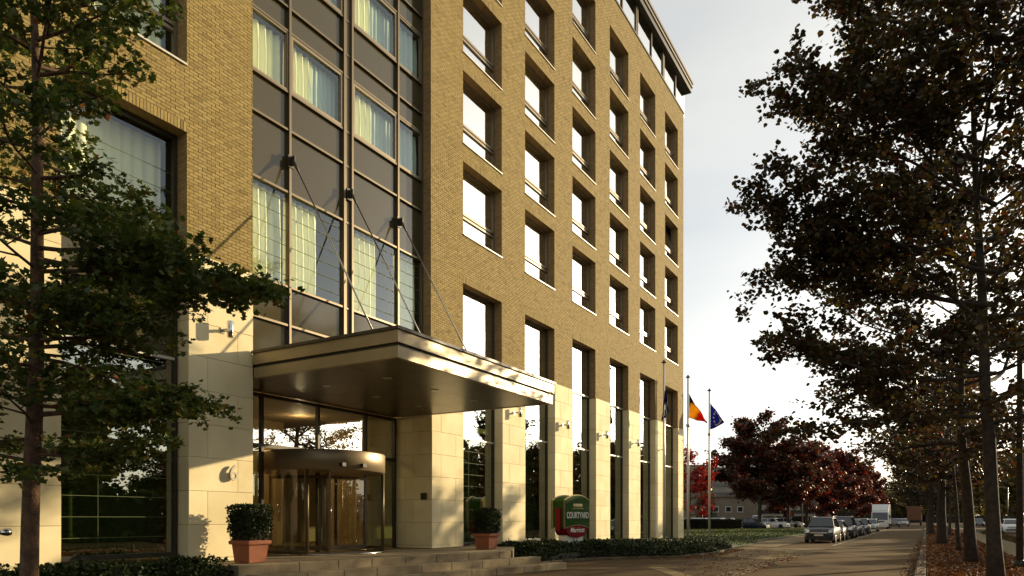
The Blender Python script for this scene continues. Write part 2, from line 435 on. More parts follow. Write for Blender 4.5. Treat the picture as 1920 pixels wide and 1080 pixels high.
def brick_mesh(b, cols, proud):
    n = len(b); e = .006
    x0 = np.full(n, FM, np.float32)-.002; x1 = FX+proud
    v = np.zeros((n, 8, 3), np.float32)
    for k, (yi, zi) in enumerate(((0, 2), (1, 2), (1, 3), (0, 3))):
        v[:, k, 0] = x0; v[:, k, 1] = b[:, yi]; v[:, k, 2] = b[:, zi]
        v[:, k+4, 0] = x1; v[:, k+4, 1] = b[:, yi]+(e*.5 if yi == 0 else -e*.5); v[:, k+4, 2] = b[:, zi]+(e*.5 if zi == 2 else -e*.5)
    v[:, 4:, 0] += np.random.uniform(-.0007, .0007, (n, 4))
    f0 = np.array([[4, 5, 6, 7], [0, 1, 5, 4], [1, 2, 6, 5], [2, 3, 7, 6], [3, 0, 4, 7]])
    f = (np.arange(n)[:, None, None]*8+f0[None]).reshape(-1, 4)
    me = mesh_np('bricks', v.reshape(-1, 3), f, np.repeat(cols, 8, 0)); me.materials.append(M['brick']); return me
pr = np.random.normal(0, .0018, len(BR)).clip(-.003, .005).astype(np.float32)
for sel, wl in ((rest[BR[rest, 0] < 12], wall), (rest[BR[rest, 0] >= 12], wall2)):
    bo = bpy.data.objects.new('bricks', brick_mesh(BR[sel], brick_cols(len(sel)), pr[sel])); link(bo, wl); bo['kind'] = 'stuff'
# the nearest bricks one by one, sharing a few meshes by size
BC = {}
for i in single:
    y0, y1, z0, z1 = [float(q) for q in BR[i]]
    key = (round(y1-y0, 2), round(z1-z0, 2), random.randrange(5))
    if key not in BC:
        b = np.array([[-(y1-y0)/2, (y1-y0)/2, -(z1-z0)/2, (z1-z0)/2]], np.float32)
        BC[key] = brick_mesh(b, brick_cols(1), np.zeros(1, np.float32))
    link(bpy.data.objects.new('brick', BC[key]), wall).location = (float(pr[i]), (y0+y1)/2, (z0+z1)/2)
# hull, so that no light leaks in
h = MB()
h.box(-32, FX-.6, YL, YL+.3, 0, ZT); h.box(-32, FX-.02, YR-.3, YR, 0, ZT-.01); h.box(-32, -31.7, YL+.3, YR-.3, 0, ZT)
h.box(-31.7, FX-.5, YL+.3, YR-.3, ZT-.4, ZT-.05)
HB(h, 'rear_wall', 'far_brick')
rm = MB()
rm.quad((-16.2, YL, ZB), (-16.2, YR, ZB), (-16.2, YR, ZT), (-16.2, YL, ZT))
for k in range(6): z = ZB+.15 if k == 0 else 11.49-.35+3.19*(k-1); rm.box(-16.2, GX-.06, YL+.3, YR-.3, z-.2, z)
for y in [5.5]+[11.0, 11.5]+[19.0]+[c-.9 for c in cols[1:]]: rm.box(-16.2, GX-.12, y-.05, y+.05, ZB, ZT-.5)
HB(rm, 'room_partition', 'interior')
# coping + penthouse
b = MB(); b.box(FX-.5, FX+.05, YL, YR+.05, ZT, ZT+.1); HB(b, 'parapet_coping', 'dark_metal')
PX = FX-.15; PZ0, PZ1 = ZT+.02, ZT+1.95
pent = MB()
b = pent; b.box(-31, PX-.4, YL, YR-.9, PZ0, PZ1+.1)
pent = HB(b, 'penthouse', 'interior')
py = [YR+.9-4.66*k for k in range(10)]
gl = MB()
for k in range(9):
    for q in range(2):
        y1 = py[k]-2.33*q-.1; y0 = y1-2.13
        g = MB(); g.quad((PX, y0, PZ0+.1), (PX, y1, PZ0+.1), (PX, y1, PZ1-.05), (PX, y0, PZ1-.05)); HB(g, 'pane', 'glass_upper', pent).matrix_parent_inverse = Matrix()
        g = MB(); g.box(PX-.05, PX+.07, y0-.1, y0-.01, PZ0, PZ1)
        if q: g.box(PX-.05, PX+.07, y0-.3, y0-.2, PZ0, PZ1)
        HB(g, 'mullion', 'frame', pent).matrix_parent_inverse = Matrix()
rf = MB(); rf.box(-31.5, FX+.2, YL, YR+1.2, PZ1, PZ1+.32); HB(rf, 'roof_eave', 'dark_metal')
rf = MB(); rf.box(-31.4, FX+.27, YL, YR+1.27, PZ1+.34, PZ1+.5); HB(rf, 'roof_fascia', 'bronze')
rf = MB(); rf.box(-31.4, FX+.19, YL, YR+1.2, PZ1+.5, PZ1+.6); HB(rf, 'roof_shadow_gap', 'dark_metal')
rf = MB(); rf.box(-31.4, FX+.3, YL, YR+1.3, PZ1+.6, PZ1+.76); HB(rf, 'roof_fascia', 'bronze')

# ---- square room windows
def curtain_mesh(y0, y1, x, z0, z1, amp=.085, per=.24, name='curtain'):
    b = MB(); n = max(6, int((y1-y0)/.04)); P = []; ph = random.random()*6
    for i in range(n+1):
        y = y0+(y1-y0)*i/n; dx = amp*math.sin(y/per*2*math.pi+ph+.6*math.sin(y*5))
        P.append([(x+dx, y, z0), (x+dx*1.1, y, (z0+z1)/2), (x+dx*.5, y, z1)])
    b.grid(P); return b
W = 2.61
def win_meshes(hgt, rail):
    """local: origin at the opening's lower left corner on the glass plane"""
    f = MB(); t = .075
    f.box(-.05, .05, 0, t, 0, hgt); f.box(-.05, .05, W-t, W, 0, hgt); f.box(-.05, .049, t, W-t, 0, t); f.box(-.05, .049, t, W-t, hgt-t, hgt)
    out = {'frame': f.mesh('window')}
    r = MB(); r.box(-.045, .06, t, W-t, rail-.1, rail-.02); r.box(-.045, .06, t, W-t, rail+.03, rail+.11); out['rail'] = r.mesh('rail')
    for nm, a, b_ in (('lo', t, rail-.1), ('hi', rail+.11, hgt-t)):
        p = MB(); p.quad((0, t, a), (0, W-t, a), (0, W-t, b_), (0, t, b_)); out[nm] = p.mesh('pane')
    s = MB(); s.box(.05, REC+.05, .004, W-.004, -.02, .02); out['sill'] = s.mesh('sill')
    out['frame'].materials.append(M['frame']); out['rail'].materials.append(M['frame']); out['sill'].materials.append(M['sill'])
    for k in ('lo', 'hi'): out[k].materials.append(M['glass_upper'])
    return out
WM = win_meshes(WH, .92)
CM = []
for v in range(3):
    b = curtain_mesh(.05, [1.0, .6, 2.5][v], -.28, .02, WH, name='curtain'); me = b.mesh('curtain'); me.materials.append(M['curtain']); CM.append(me)
def room_window(y, z, cur):
    wn = inst('window', WM['frame'], hotel, (GX-FX, y-26, z))
    inst('rail', WM['rail'], wn); inst('sill', WM['sill'], wn, (0, 0, .022))
    a = inst('pane', WM['lo'], wn); c = inst('pane', WM['hi'], wn)
    if cur is not None: inst('curtain', CM[cur], wn)
    return wn, a, c
for i, y in enumerate(cols):
    for k, z in enumerate(rowsz):
        wn, a, c = room_window(y, z, random.choice([0, 1, 2, 0]))
        if i == 5 and k == 2: c.rotation_euler = (0, R(-9), 0); c.location = (.2, 0, -.02); wn['label'] = 'window with its upper pane tilted open'
LWP = {}
for z in rowsz:
    wn, a, c = room_window(7.2, z, 2)
    for q, nm in ((a, 'lo'), (c, 'hi')):
        if nm not in LWP:
            LWP[nm] = q.data.copy(); LWP[nm].materials[0] = M['glass_room']
        q.data = LWP[nm]

# ---- tall glazed bays of the base
def tall_bay(y0, z0, z1, trans, lines, spand=None):
    f = MB(); t = .07
    f.box(GX-.06, GX+.05, y0, y0+t, z0, z1); f.box(GX-.06, GX+.05, y0+W-t, y0+W, z0, z1)
    f.box(GX-.06, GX+.049, y0+t, y0+W-t, z0, z0+.1); f.box(GX-.06, GX+.049, y0+t, y0+W-t, z1-t, z1)
    fr = HB(f, 'tall_window', 'dark_metal')
    lv = [z0+.1]+trans+[z1-t]
    for a, b in zip(lv, lv[1:]):
        g = MB(); g.quad((GX, y0+t, a), (GX, y0+W-t, a), (GX, y0+W-t, b), (GX, y0+t, b))
        mm = 'glass_upper' if a > 6.4 and y0 > 18 else ('glass_room' if a > 7 else 'glass_low')
        if spand and spand[0]-.1 < (a+b)/2 < spand[1]+.1: mm = 'spandrel'
        HB(g, 'pane', mm, fr).matrix_parent_inverse = Matrix()
    for z in trans:
        g = MB(); g.box(GX-.03, GX+.07, y0+t, y0+W-t, z-.03, z+.03); HB(g, 'transom', 'sill', fr).matrix_parent_inverse = Matrix()
    if lines:
        z = z0+.45
        while z < lines:
            if not any(abs(z-q) < .1 for q in trans) and not (spand and spand[0] < z < spand[1]):
                g = MB(); g.box(GX+.004, GX+.012, y0+t, y0+W-t, z-.0045, z+.0045); HB(g, 'glazing_bar', 'blind_line', fr).matrix_parent_inverse = Matrix()
            z += .42
        for yy in (y0+.9,):
            g = MB(); g.box(GX+.003, GX+.012, yy-.003, yy+.003, z0+.1, min(lines, spand[0] if spand else 99)); HB(g, 'glazing_bar', 'blind_line', fr).matrix_parent_inverse = Matrix()
    c = curtain_mesh(y0+.06, y0+W-.06, GX-.6, z0+.05, (spand[0] if spand else 4.6), .03, .3); HB(c, 'curtain', 'green_blind', fr).matrix_parent_inverse = Matrix()
    if spand:
        c = curtain_mesh(y0+.06, y0+W-.06, GX-.45, spand[1], z1-.05, .03, .25); HB(c, 'curtain', 'curtain', fr).matrix_parent_inverse = Matrix()
    return fr
TZ = ZB+31*CH
for i, y in enumerate(cols):
    tall_bay(y, .62 if i < 2 else .3, TZ, [4.45 if i < 1 else 4.9, ZB+.05], 4.4 if i < 1 else 0)
tall_bay(7.2, .75, ZB+34*CH, [5.1, ZB+.03], 9.6, (5.1, ZB+.03))

# ---- stone piers with separate slabs
SH = .752
def slab_mesh(ly, lz, d=.05):
    b = MB(); e = .006
    b.v = [(-d, -ly/2, -lz/2), (-d, ly/2, -lz/2), (-d, ly/2, lz/2), (-d, -ly/2, lz/2),
           (0-e, -ly/2, -lz/2), (0-e, ly/2, -lz/2), (0-e, ly/2, lz/2), (0-e, -ly/2, lz/2),
           (0, -ly/2+e, -lz/2+e), (0, ly/2-e, -lz/2+e), (0, ly/2-e, lz/2-e), (0, -ly/2+e, lz/2-e)]
    for k in range(4):
        q = (k+1) % 4; b.f += [(k, q, 4+q, 4+k), (4+k, 4+q, 8+q, 8+k)]
    b.f.append((8, 9, 10, 11)); b.sm = [False]*9
    me = b.mesh('stone_slab'); me.materials.append(M['stone']); return me
SC = {}
def slab(parent, y0, y1, z0, z1, x=FX, face=0, gap=.006):
    """face 0: slab looks to +x at y; face -1: looks to -y (y0,y1 are x values there and x is the y of the face)"""
    ly, lz = round(y1-y0-gap, 3), round(z1-z0-gap, 3)
    if (ly, lz) not in SC: SC[(ly, lz)] = slab_mesh(ly, lz)
    jit = random.uniform(-.003, .003)
    if face == 0: HI('stone_slab', SC[(ly, lz)], parent, (x+.018+jit, (y0+y1)/2, (z0+z1)/2))
    else: HI('stone_slab', SC[(ly, lz)], parent, ((y0+y1)/2, x-.012-jit, (z0+z1)/2), R(-90))
def pier(y0, y1, z0, inner=None, deep=None):
    xb = -15.6 if deep else GX-.25
    c = MB(); c.box(xb, FX-.03, y0+.035, y1-.002, z0-.4, ZB); p = HB(c, 'stone_pier', 'mortar')
    z = ZB; k = 0
    while z > z0+.05:
        a = max(z-SH, z0-.02)
        wd = y1-y0
        if wd > 1.0:
            s = y0+wd*(.29 if k % 2 else .75)
            slab(p, y0+.032, s, a, z); slab(p, s, y1, a, z)
        else: slab(p, y0+.032, y1, a, z)
        # return (faces -y) on the left side of the pier
        if deep:
            m = FX-.75 if k % 2 else FX-1.1
            slab(p, m, FX+.012, a, z, y0+.04, -1); slab(p, xb, m, a, z, y0+.04, -1)
        else:
            slab(p, GX-.0, FX+.012, a, z, y0+.04, -1)
        z -= SH; k += 1
    return p
pier(4.6, 7.2, .5)
pier(9.82, CWY0, .62)
pier(CWY1, cols[0], .62, deep=True)
for i in range(5): pier(cols[i]+W, cols[i+1], .62 if i == 0 else .25)
pier(cols[5]+W, YR, .2)
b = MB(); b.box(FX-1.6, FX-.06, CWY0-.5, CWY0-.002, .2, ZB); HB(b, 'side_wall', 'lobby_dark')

# ---- curtain wall over the entrance
CX = GX
cw = MB(); cw.box(CX-.3, CX-.25, CWY0, CWY1, 5.0, 6.6)
cwall = HB(cw, 'curtain_wall', 'interior')
def CB(b, name, m): o = HB(b, name, m, cwall); o.matrix_parent_inverse = Matrix(); return o
MY = [CWY0, 13.02, 15.02, 15.34, 17.4, CWY1]
for y in (13.02, 15.02, 15.34, 17.4):
    b = MB(); b.box(CX-.06, CX+.09, y-.035, y+.035, 5.4, ZT-.02); CB(b, 'mullion', 'bronze')
b = MB(); b.box(CX-.03, CX+.02, 15.055, 15.305, 5.4, ZT-.03); CB(b, 'mullion_cover', 'bronze')
for y in (CWY0+.03, CWY1-.03): b = MB(); b.box(CX-.06, CX+.07, y-.03, y+.03, 5.4, ZT-.02); CB(b, 'mullion', 'bronze')
tz = [5.45, 6.6, 7.6, 10.06, 11.68]
for k in range(6): tz += [12.66+3.19*k, 14.24+3.19*k, 14.87+3.19*k]
tz = [z for z in tz if z < ZT-.1]+[ZT-.1]
bays = [(CWY0+.06, 13.02-.035), (13.02+.035, 15.02-.035), (15.34+.035, 17.4-.035), (17.4+.035, CWY1-.06)]
for z in tz:
    for a, c in bays:
        b = MB(); b.box(CX-.05, CX+.07, a, c, z-.028, z+.028); CB(b, 'transom', 'bronze')
    b = MB(); b.box(CX-.05, CX+.04, 15.055, 15.305, z-.028, z+.028); CB(b, 'transom', 'bronze')
def is_win(a, b):
    m = (a+b)/2
    if 7.6 < m < 10.06: return 2
    return 1 if m > 12 and abs(b-a-1.58) < .05 else 0
for a, b_ in zip(tz, tz[1:]):
    kind = is_win(a, b_)
    for bi, (y0, y1) in enumerate(bays):
        z0, z1 = a+.028, b_-.028
        if kind == 1:
            t = .085 if bi in (1, 2) else .05
            f = MB()
            f.box(CX-.04, CX+.055, y0, y0+t, z0, z1); f.box(CX-.04, CX+.055, y1-t, y1, z0, z1); f.box(CX-.04, CX+.054, y0+t, y1-t, z0, z0+t); f.box(CX-.04, CX+.054, y0+t, y1-t, z1-t, z1)
            f.box(CX-.03, CX+.03, y0+t, y0+t+.03, z0+t, z1-t); f.box(CX-.03, CX+.03, y1-t-.03, y1-t, z0+t, z1-t)
            CB(f, 'window_frame', 'frame')
            g = MB(); g.quad((CX, y0+t, z0+t), (CX, y1-t, z0+t), (CX, y1-t, z1-t), (CX, y0+t, z1-t)); CB(g, 'pane', 'glass_room')
            if bi in (0, 3): c = curtain_mesh(y0, y1, CX-.2, z0, z1)
            else: c = curtain_mesh(y0, y0+(y1-y0)*.5, CX-.2, z0, z1)
            CB(c, 'curtain', 'sheer' if bi == 3 else 'curtain')
            if bi in (1, 2): CB(curtain_mesh(y0+(y1-y0)*.48, y1, CX-.24, z0, z1, .03, .17), 'curtain', 'sheer')
        elif kind == 2:
            g = MB(); g.quad((CX, y0, z0), (CX, y1, z0), (CX, y1, z1), (CX, y0, z1)); CB(g, 'pane', 'glass_room')
            c = curtain_mesh(y0+.02, y0+(y1-y0)*(.62 if bi in (1, 2) else 1), CX-.22, z0, z1); CB(c, 'curtain', 'curtain')
            z = z0+.28
            while z < z1-.1:
                g = MB(); g.box(CX+.004, CX+.014, y0, y1, z-.006, z+.006); CB(g, 'glazing_bar', 'blind_line'); z += .38
        else:
            g = MB(); g.quad((CX-.01, y0, z0), (CX-.01, y1, z0), (CX-.01, y1, z1), (CX-.01, y0, z1)); CB(g, 'spandrel_panel', 'spandrel')
# ---- canopy
cn = MB(); CY0, CY1, CF = CWY0-.04, CWY1+.02, -9.5
cn.box(-15.5, CF-.12, CY0+.12, CY1-.12, 5.0, 5.45)
can = HB(cn, 'canopy', 'dark_metal')
def KB(b, name, m): o = HB(b, name, m, can); o.matrix_parent_inverse = Matrix(); return o
XW = FX+.05                                   # canopy side fascias stop at the facade
def ringband(z0, z1, o, name, m, seam):
    # front run in panels, then the two sides
    n = 3; L = (CY1-CY0+2*o)/n
    for k in range(n):
        b = MB(); b.box(CF-.12+o, CF+o, CY0-o+k*L+(.003 if k else 0), CY0-o+(k+1)*L-(.003 if k < n-1 else 0), z0, z1); KB(b, name, m)
    b = MB(); b.box(XW, CF-.122+o, CY0-o, CY0-o+.12, z0, z1); KB(b, name, m)
    b = MB(); b.box(XW, CF-.122+o, CY1+o-.12, CY1+o, z0, z1); KB(b, name, m)
ringband(4.955, 5.2, -.03, 'fascia_panel', 'fascia', 1)
ringband(5.2, 5.27, -.07, 'shadow_gap', 'dark_metal', 0)
ringband(5.27, 5.535, 0.0, 'fascia_panel', 'fascia', 1)
ringband(5.535, 5.6, .045, 'top_trim', 'dark_metal', 0)
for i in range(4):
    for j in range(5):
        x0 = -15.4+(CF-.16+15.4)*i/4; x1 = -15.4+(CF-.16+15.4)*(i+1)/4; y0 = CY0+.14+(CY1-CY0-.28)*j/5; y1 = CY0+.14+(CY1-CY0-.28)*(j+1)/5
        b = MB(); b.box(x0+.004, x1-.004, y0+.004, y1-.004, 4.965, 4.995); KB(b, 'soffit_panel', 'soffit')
for x in (-13.2, -11.2):
    for y in (13.2, 15.1, 17.0):
        b = MB(); b.lathe([(.0, 4.957), (.07, 4.957), (.1, 4.95), (.11, 4.966)], x, y, 16); KB(b, 'downlight', 'steel')
for y in (13.02, 15.18, 17.4):
    a = Vector((CX+.2, y, 10.85)); e = Vector((-11.15, y, 5.5))
    d = (e-a).normalized()
    b = MB(); b.tube([a+d*.35, e], .022, 8); KB(b, 'support_rod', 'steel')
    b = MB(); b.tube([a+d*.02, a+d*.1, a+d*.38], [.05, .045, .024], 8); b.box(CX+.04, CX+.26, y-.02, y+.02, 10.74, 10.98); b.box(CX+.06, CX+.11, y-.09, y+.09, 10.7, 11.02); KB(b, 'rod_anchor', 'dark_metal')
    b = MB(); b.tube([e-d*.1, e], .04, 8); b.box(e.x-.1, e.x+.1, y-.06, y+.06, 5.45, 5.54); KB(b, 'rod_foot', 'dark_metal')

# ---- lobby, entrance glazing, revolving door
lb = MB()
lb.box(-23, -15.5, YL+.3, YR-.3, .4, .595); lb.box(-23, -22.9, YL+.3, YR-.3, .6, 5.0); lb.box(-23, -15.55, YL+.3, YR-.3, 5.0, 5.2)
lb.box(-20.2, -19.9, 12.6, 13.5, .6, 5); lb.box(-20.2, -19.9, 16.4, 17.8, .6, 5)
lb.box(-18.5, -16.6, 11.6, 11.75, .6, 5); lb.box(-18.5, -16.6, 18.5, 18.65, .6, 5)
HB(lb, 'lobby_interior', 'lobby')
for k, (x, y) in enumerate(((-18, 13.4), (-18, 16.8), (-20.8, 15.1))):
    pl = bpy.data.lights.new('lobby_lamp', 'POINT'); pl.energy = 45; pl.color = (1, .72, .36); pl.shadow_soft_size = .12
    po = bpy.data.objects.new('lobby_lamp', pl); po.location = (x, y, 4.7); COL.objects.link(po)
DX = -15.5
en = MB()
for y in (CWY0+.05, 13.1, 15.15, 17.2, CWY1-.05): en.box(DX-.05, DX+.06, y-.04, y+.04, .6, 4.96)
en.box(DX-.05, DX+.058, CWY0+.1, CWY1-.1, 3.5, 3.6); en.box(DX-.05, DX+.058, CWY0+.1, CWY1-.1, 4.86, 4.95)
ent = HB(en, 'entrance_screen', 'dark_metal')
for a, c in ((CWY0+.09, 13.06), (13.14, 15.11), (15.19, 17.16), (17.24, CWY1-.09)):
    g = MB(); g.quad((DX, a, 3.6), (DX, c, 3.6), (DX, c, 4.86), (DX, a, 4.86)); HB(g, 'pane', 'glass_upper', ent).matrix_parent_inverse = Matrix()
for a, c in ((CWY0+.09, 13.06), (17.24, CWY1-.09)):
    g = MB(); g.quad((DX, a, .7), (DX, c, .7), (DX, c, 3.5), (DX, a, 3.5)); HB(g, 'pane', 'glass_low', ent).matrix_parent_inverse = Matrix()
DC = (-15.3, 15.15); DR = 1.75
dm = MB(); dm.lathe([(0, 3.46), (DR+.04, 3.46), (DR+.06, 3.43), (DR+.06, 2.93), (DR+.02, 2.9), (DR-.12, 2.9), (0, 2.92)], *DC, 48)
door = HB(dm, 'revolving_door', 'drum_bronze')
def DB(b, name, m): o = HB(b, name, m, door); o.matrix_parent_inverse = Matrix(); return o
b = MB(); b.lathe([(DR-.09, .6), (DR+.07, .6), (DR+.07, .625), (DR-.09, .625), (DR-.09, .6)], *DC, 48); DB(b, 'threshold_ring', 'chrome')
def arcglass(a0, a1, n=14):
    g = MB(); g.lathe([(DR, .72), (DR, 2.9)], *DC, n, R(a0), R(a1)); DB(g, 'curved_pane', 'glass_clear')
    g = MB(); g.lathe([(DR-.015, .62), (DR+.035, .62), (DR+.035, .74), (DR-.015, .74)], *DC, n, R(a0), R(a1)); DB(g, 'bottom_rail', 'bronze')
    for a in (a0, a1):
        x, y = DC[0]+DR*math.cos(R(a)), DC[1]+DR*math.sin(R(a)); g = MB(); g.tube([(x, y, .6), (x, y, 2.92)], .05, 8); DB(g, 'post', 'bronze')
arcglass(-132, -58); arcglass(48, 122)
for k in range(3):
    a = R(-38+120*k); ca, sa = math.cos(a), math.sin(a)
    L = MB()
    def bar(r0, r1, z0, z1, t=.025):
        nx, ny = -sa*t, ca*t
        p = [(DC[0]+r0*ca+nx, DC[1]+r0*sa+ny), (DC[0]+r0*ca-nx, DC[1]+r0*sa-ny), (DC[0]+r1*ca-nx, DC[1]+r1*sa-ny), (DC[0]+r1*ca+nx, DC[1]+r1*sa+ny)]
        L.prism(p, z0, z1)
    bar(.04, .11, .64, 2.86); bar(1.57, 1.66, .64, 2.86); bar(.11, 1.57, .64, .78, .024); bar(.11, 1.57, 2.76, 2.86, .024)
    DB(L, 'door_leaf', 'bronze')
    g = MB(); g.quad((DC[0]+.11*ca, DC[1]+.11*sa, .78), (DC[0]+1.57*ca, DC[1]+1.57*sa, .78), (DC[0]+1.57*ca, DC[1]+1.57*sa, 2.76), (DC[0]+.11*ca, DC[1]+.11*sa, 2.76)); DB(g, 'leaf_pane', 'glass_clear')
    g = MB(); rr = 1.35; bx, by = DC[0]+rr*ca-sa*.06, DC[1]+rr*sa+ca*.06; g.tube([(bx, by, 1.5), (bx, by, 2.0)], .018, 8); DB(g, 'push_bar', 'chrome')
for a in (-28, -8):
    x, y = DC[0]+(DR+.07)*math.cos(R(a)), DC[1]+(DR+.07)*math.sin(R(a)); g = MB(); g.box(x-.07, x+.07, y-.07, y+.07, 3.0, 3.1); DB(g, 'sensor', 'black_plastic')
b = MB(); b.box(-14.4, -14.16, CWY1-.03, CWY1-.012, 2.2, 2.42); HB(b, 'plaque', 'dark_metal')

# ------------------------------------------------------------------ terrace and steps
TA, TB = Vector((-12.42, 9.9)), Vector((-10.86, 18.5))
TD = (TB-TA).normalized(); TN = Vector((TD.y, -TD.x))   # outward
te = MB(); te.prism([(-15.6, 9.6), (TA.x-.35, TA.y), (TB.x-.35, TB.y), (-12.6, 21.2), (-15.0, 21.6)], .0, .585)
terr = te.build('terrace', M['step_stone']); terr['kind'] = 'structure'
st = empty('entrance_steps', (-11.5, 15, 0)); st['kind'] = 'structure'
def block(cx, cy, L, D, z0, z1, ang):
    b = MB(); b.box(-L/2+.004, L/2-.004, -D/2, D/2, z0, z1, .012)
    o = b.build('step_block', M['step_stone'], st); o.location = (cx+11.5, cy-15, 0); o.rotation_euler.z = ang
ANG = math.atan2(TD.y, TD.x)
for k, (z1, sA, sB) in enumerate(((.6, 0, 0), (.4, 0.2, .95), (.2, .4, 1.75))):
    a = TA+TN*(.40*k); Ltot = (TB-TA).length+sB; s = sA
    while s < Ltot-.1:
        L = min(random.uniform(.95, 1.5), Ltot-s)
        if Ltot-s-L < .5: L = Ltot-s
        c = a+TD*(s+L/2)-TN*.2
        block(c.x, c.y, L, .42, z1-.2 if k else 0.3, z1+(.003 if k == 0 else 0), ANG); s += L
# right end return of the terrace
c0 = TB-TN*.2; c1 = Vector((-12.5, 21.1))
for k in range(3):
    a = c0.lerp(c1, k/3); b_ = c0.lerp(c1, (k+1)/3); m = (a+b_)/2
    block(m.x, m.y, (b_-a).length, .42, .25, .601, math.atan2((b_-a).y, (b_-a).x))

# ------------------------------------------------------------------ leaves engine
def frames(n, up_bias=.5, tilt=None):
    """random leaf frames: u (length), v (width)"""
    nrm = np.random.normal(size=(n, 3)); nrm[:, 2] = np.abs(nrm[:, 2])+up_bias; nrm /= np.linalg.norm(nrm, axis=1)[:, None]
    t = np.random.normal(size=(n, 3)); u = t-(t*nrm).sum(1)[:, None]*nrm; u /= np.linalg.norm(u, axis=1)[:, None]
    v = np.cross(nrm, u); return u, v, nrm
SHAPES = {
 'diamond': [(0, 0), (.5, .42), (1, 0), (.5, -.42)],
 'heart': [(0, 0), (.12, .36), (.5, .46), (1.0, 0), (.5, -.46), (.12, -.36)],
 'lobed': [(0, 0), (.1, .5), (.42, .22), (.62, .52), (1.02, 0), (.62, -.52), (.42, -.22), (.1, -.5)],
 'blade': [(0, .05), (1, 0), (0, -.05)],
}
def leaves_mesh(name, pos, size, cols, shape, m, up_bias=.5, szvar=.35, fr=None):
    n = len(pos); u, v, nrm = fr if fr is not None else frames(n, up_bias)
    T = np.array(SHAPES[shape], np.float32); k = len(T)
    s = size*(1+np.random.uniform(-szvar, szvar, n))
    P = pos[:, None, :]+s[:, None, None]*(T[None, :, 0, None]*u[:, None, :]+T[None, :, 1, None]*v[:, None, :])
    P = P+nrm[:, None, :]*(s[:, None]*.12*np.abs(T[None, :, 1])*2)[:, :, None]   # fold along the midrib
    f = np.arange(n*k).reshape(n, k)
    me = mesh_np(name, P.reshape(-1, 3), f, np.repeat(cols, k, 0)); me.materials.append(M[m]); return me
def pal(n, cs, wts, var=.25):
    cs = np.array(cs); i = np.random.choice(len(cs), n, p=np.array(wts)/sum(wts))
    c = cs[i]*(1+np.random.uniform(-var, var, (n, 1))); return np.concatenate([c.clip(0.003, 1), np.ones((n, 1))], 1)

class Tree:
    def __init__(s, seed): s.r = random.Random(seed); s.br = MB(); s.tw = []; s.trunk = MB()
    def path(s, p, d, L, n, wob, grav):
        pts = [Vector(p)]; d = Vector(d).normalized()
        for k in range(n):
            d = (d+Vector((s.r.gauss(0, wob), s.r.gauss(0, wob), s.r.gauss(0, wob)+grav))).normalized()
            pts.append(pts[-1]+d*(L/n))
        return pts
    def limb(s, p, d, L, r, depth, maxd, grav=.03, dens=1.0, flat=.6, leaf_from=.25):
        n = max(3, int(L/.35)) if depth < 2 else 4
        pts = s.path(p, d, L, min(n, 10), .10, grav)
        rad = [r*(1-.8*k/(len(pts)-1)) for k in range(len(pts))]
        if r > .006: s.br.tube(pts, rad, 6 if r > .03 else (4 if r > .012 else 3), cap=False)
        if depth == maxd:
            s.tw.append((pts, L)); return
        nb = max(2, int(dens*(L/.28 if depth else L/.26)))
        for k in range(nb):
            t = leaf_from+(1-leaf_from)*(k+s.r.random())/nb
            i = min(int(t*(len(pts)-1)), len(pts)-2); f = t*(len(pts)-1)-i
            q = pts[i].lerp(pts[i+1], f); dd = (pts[i+1]-pts[i]).normalized()
            az = s.r.choice((-1, 1))*s.r.uniform(.5, 1.15)
            side = dd.cross(Vector((0, 0, 1))); side = side.normalized() if side.length > .05 else Vector((1, 0, 0))
            nd = dd*math.cos(az)+side*math.sin(az)+Vector((0, 0, s.r.uniform(-.35, .5)*(1-flat)*1.6))
            s.limb(q, nd, L*(.52-.28*t)*s.r.uniform(.7, 1.2)+(.15 if depth+1 == maxd else .1), rad[i]*.55, depth+1, maxd, grav, dens, flat, .15)
        s.tw.append((pts[-3:], L*.3))
    def leaf_pts(s, per, spread):
        out = []; dirs = []
        for pts, L in s.tw:
            n = max(2, int(per*L*(.6+.8*s.r.random())))
            for k in range(n):
                t = s.r.random(); i = min(int(t*(len(pts)-1)), len(pts)-2)
                q = pts[i].lerp(pts[i+1], t*(len(pts)-1)-i)
                out.append((q.x+s.r.gauss(0, spread), q.y+s.r.gauss(0, spread), q.z+s.r.gauss(0, spread*.8)))
        return np.array(out, np.float32)
def finish_tree(t, name, loc, label, leafm, shape, size, per, spread, cs, wts, barkm, cat='tree', group=None, maxl=None, up=.5, rz=0, sc=1):
    root = empty(name, loc, rz); root.scale = (sc, sc, sc)
    tag(root, label, cat, group)
    t.trunk.build('trunk', M[barkm], root)
    if t.br.v: t.br.build('branches', M[barkm], root)
    P = t.leaf_pts(per, spread)
    if maxl and len(P) > maxl: P = P[np.random.permutation(len(P))[:maxl]]
    me = leaves_mesh('crown', P, size, pal(len(P), cs, wts), shape, leafm, up)
    inst('crown', me, root)
    return root, len(P)
NL = {}
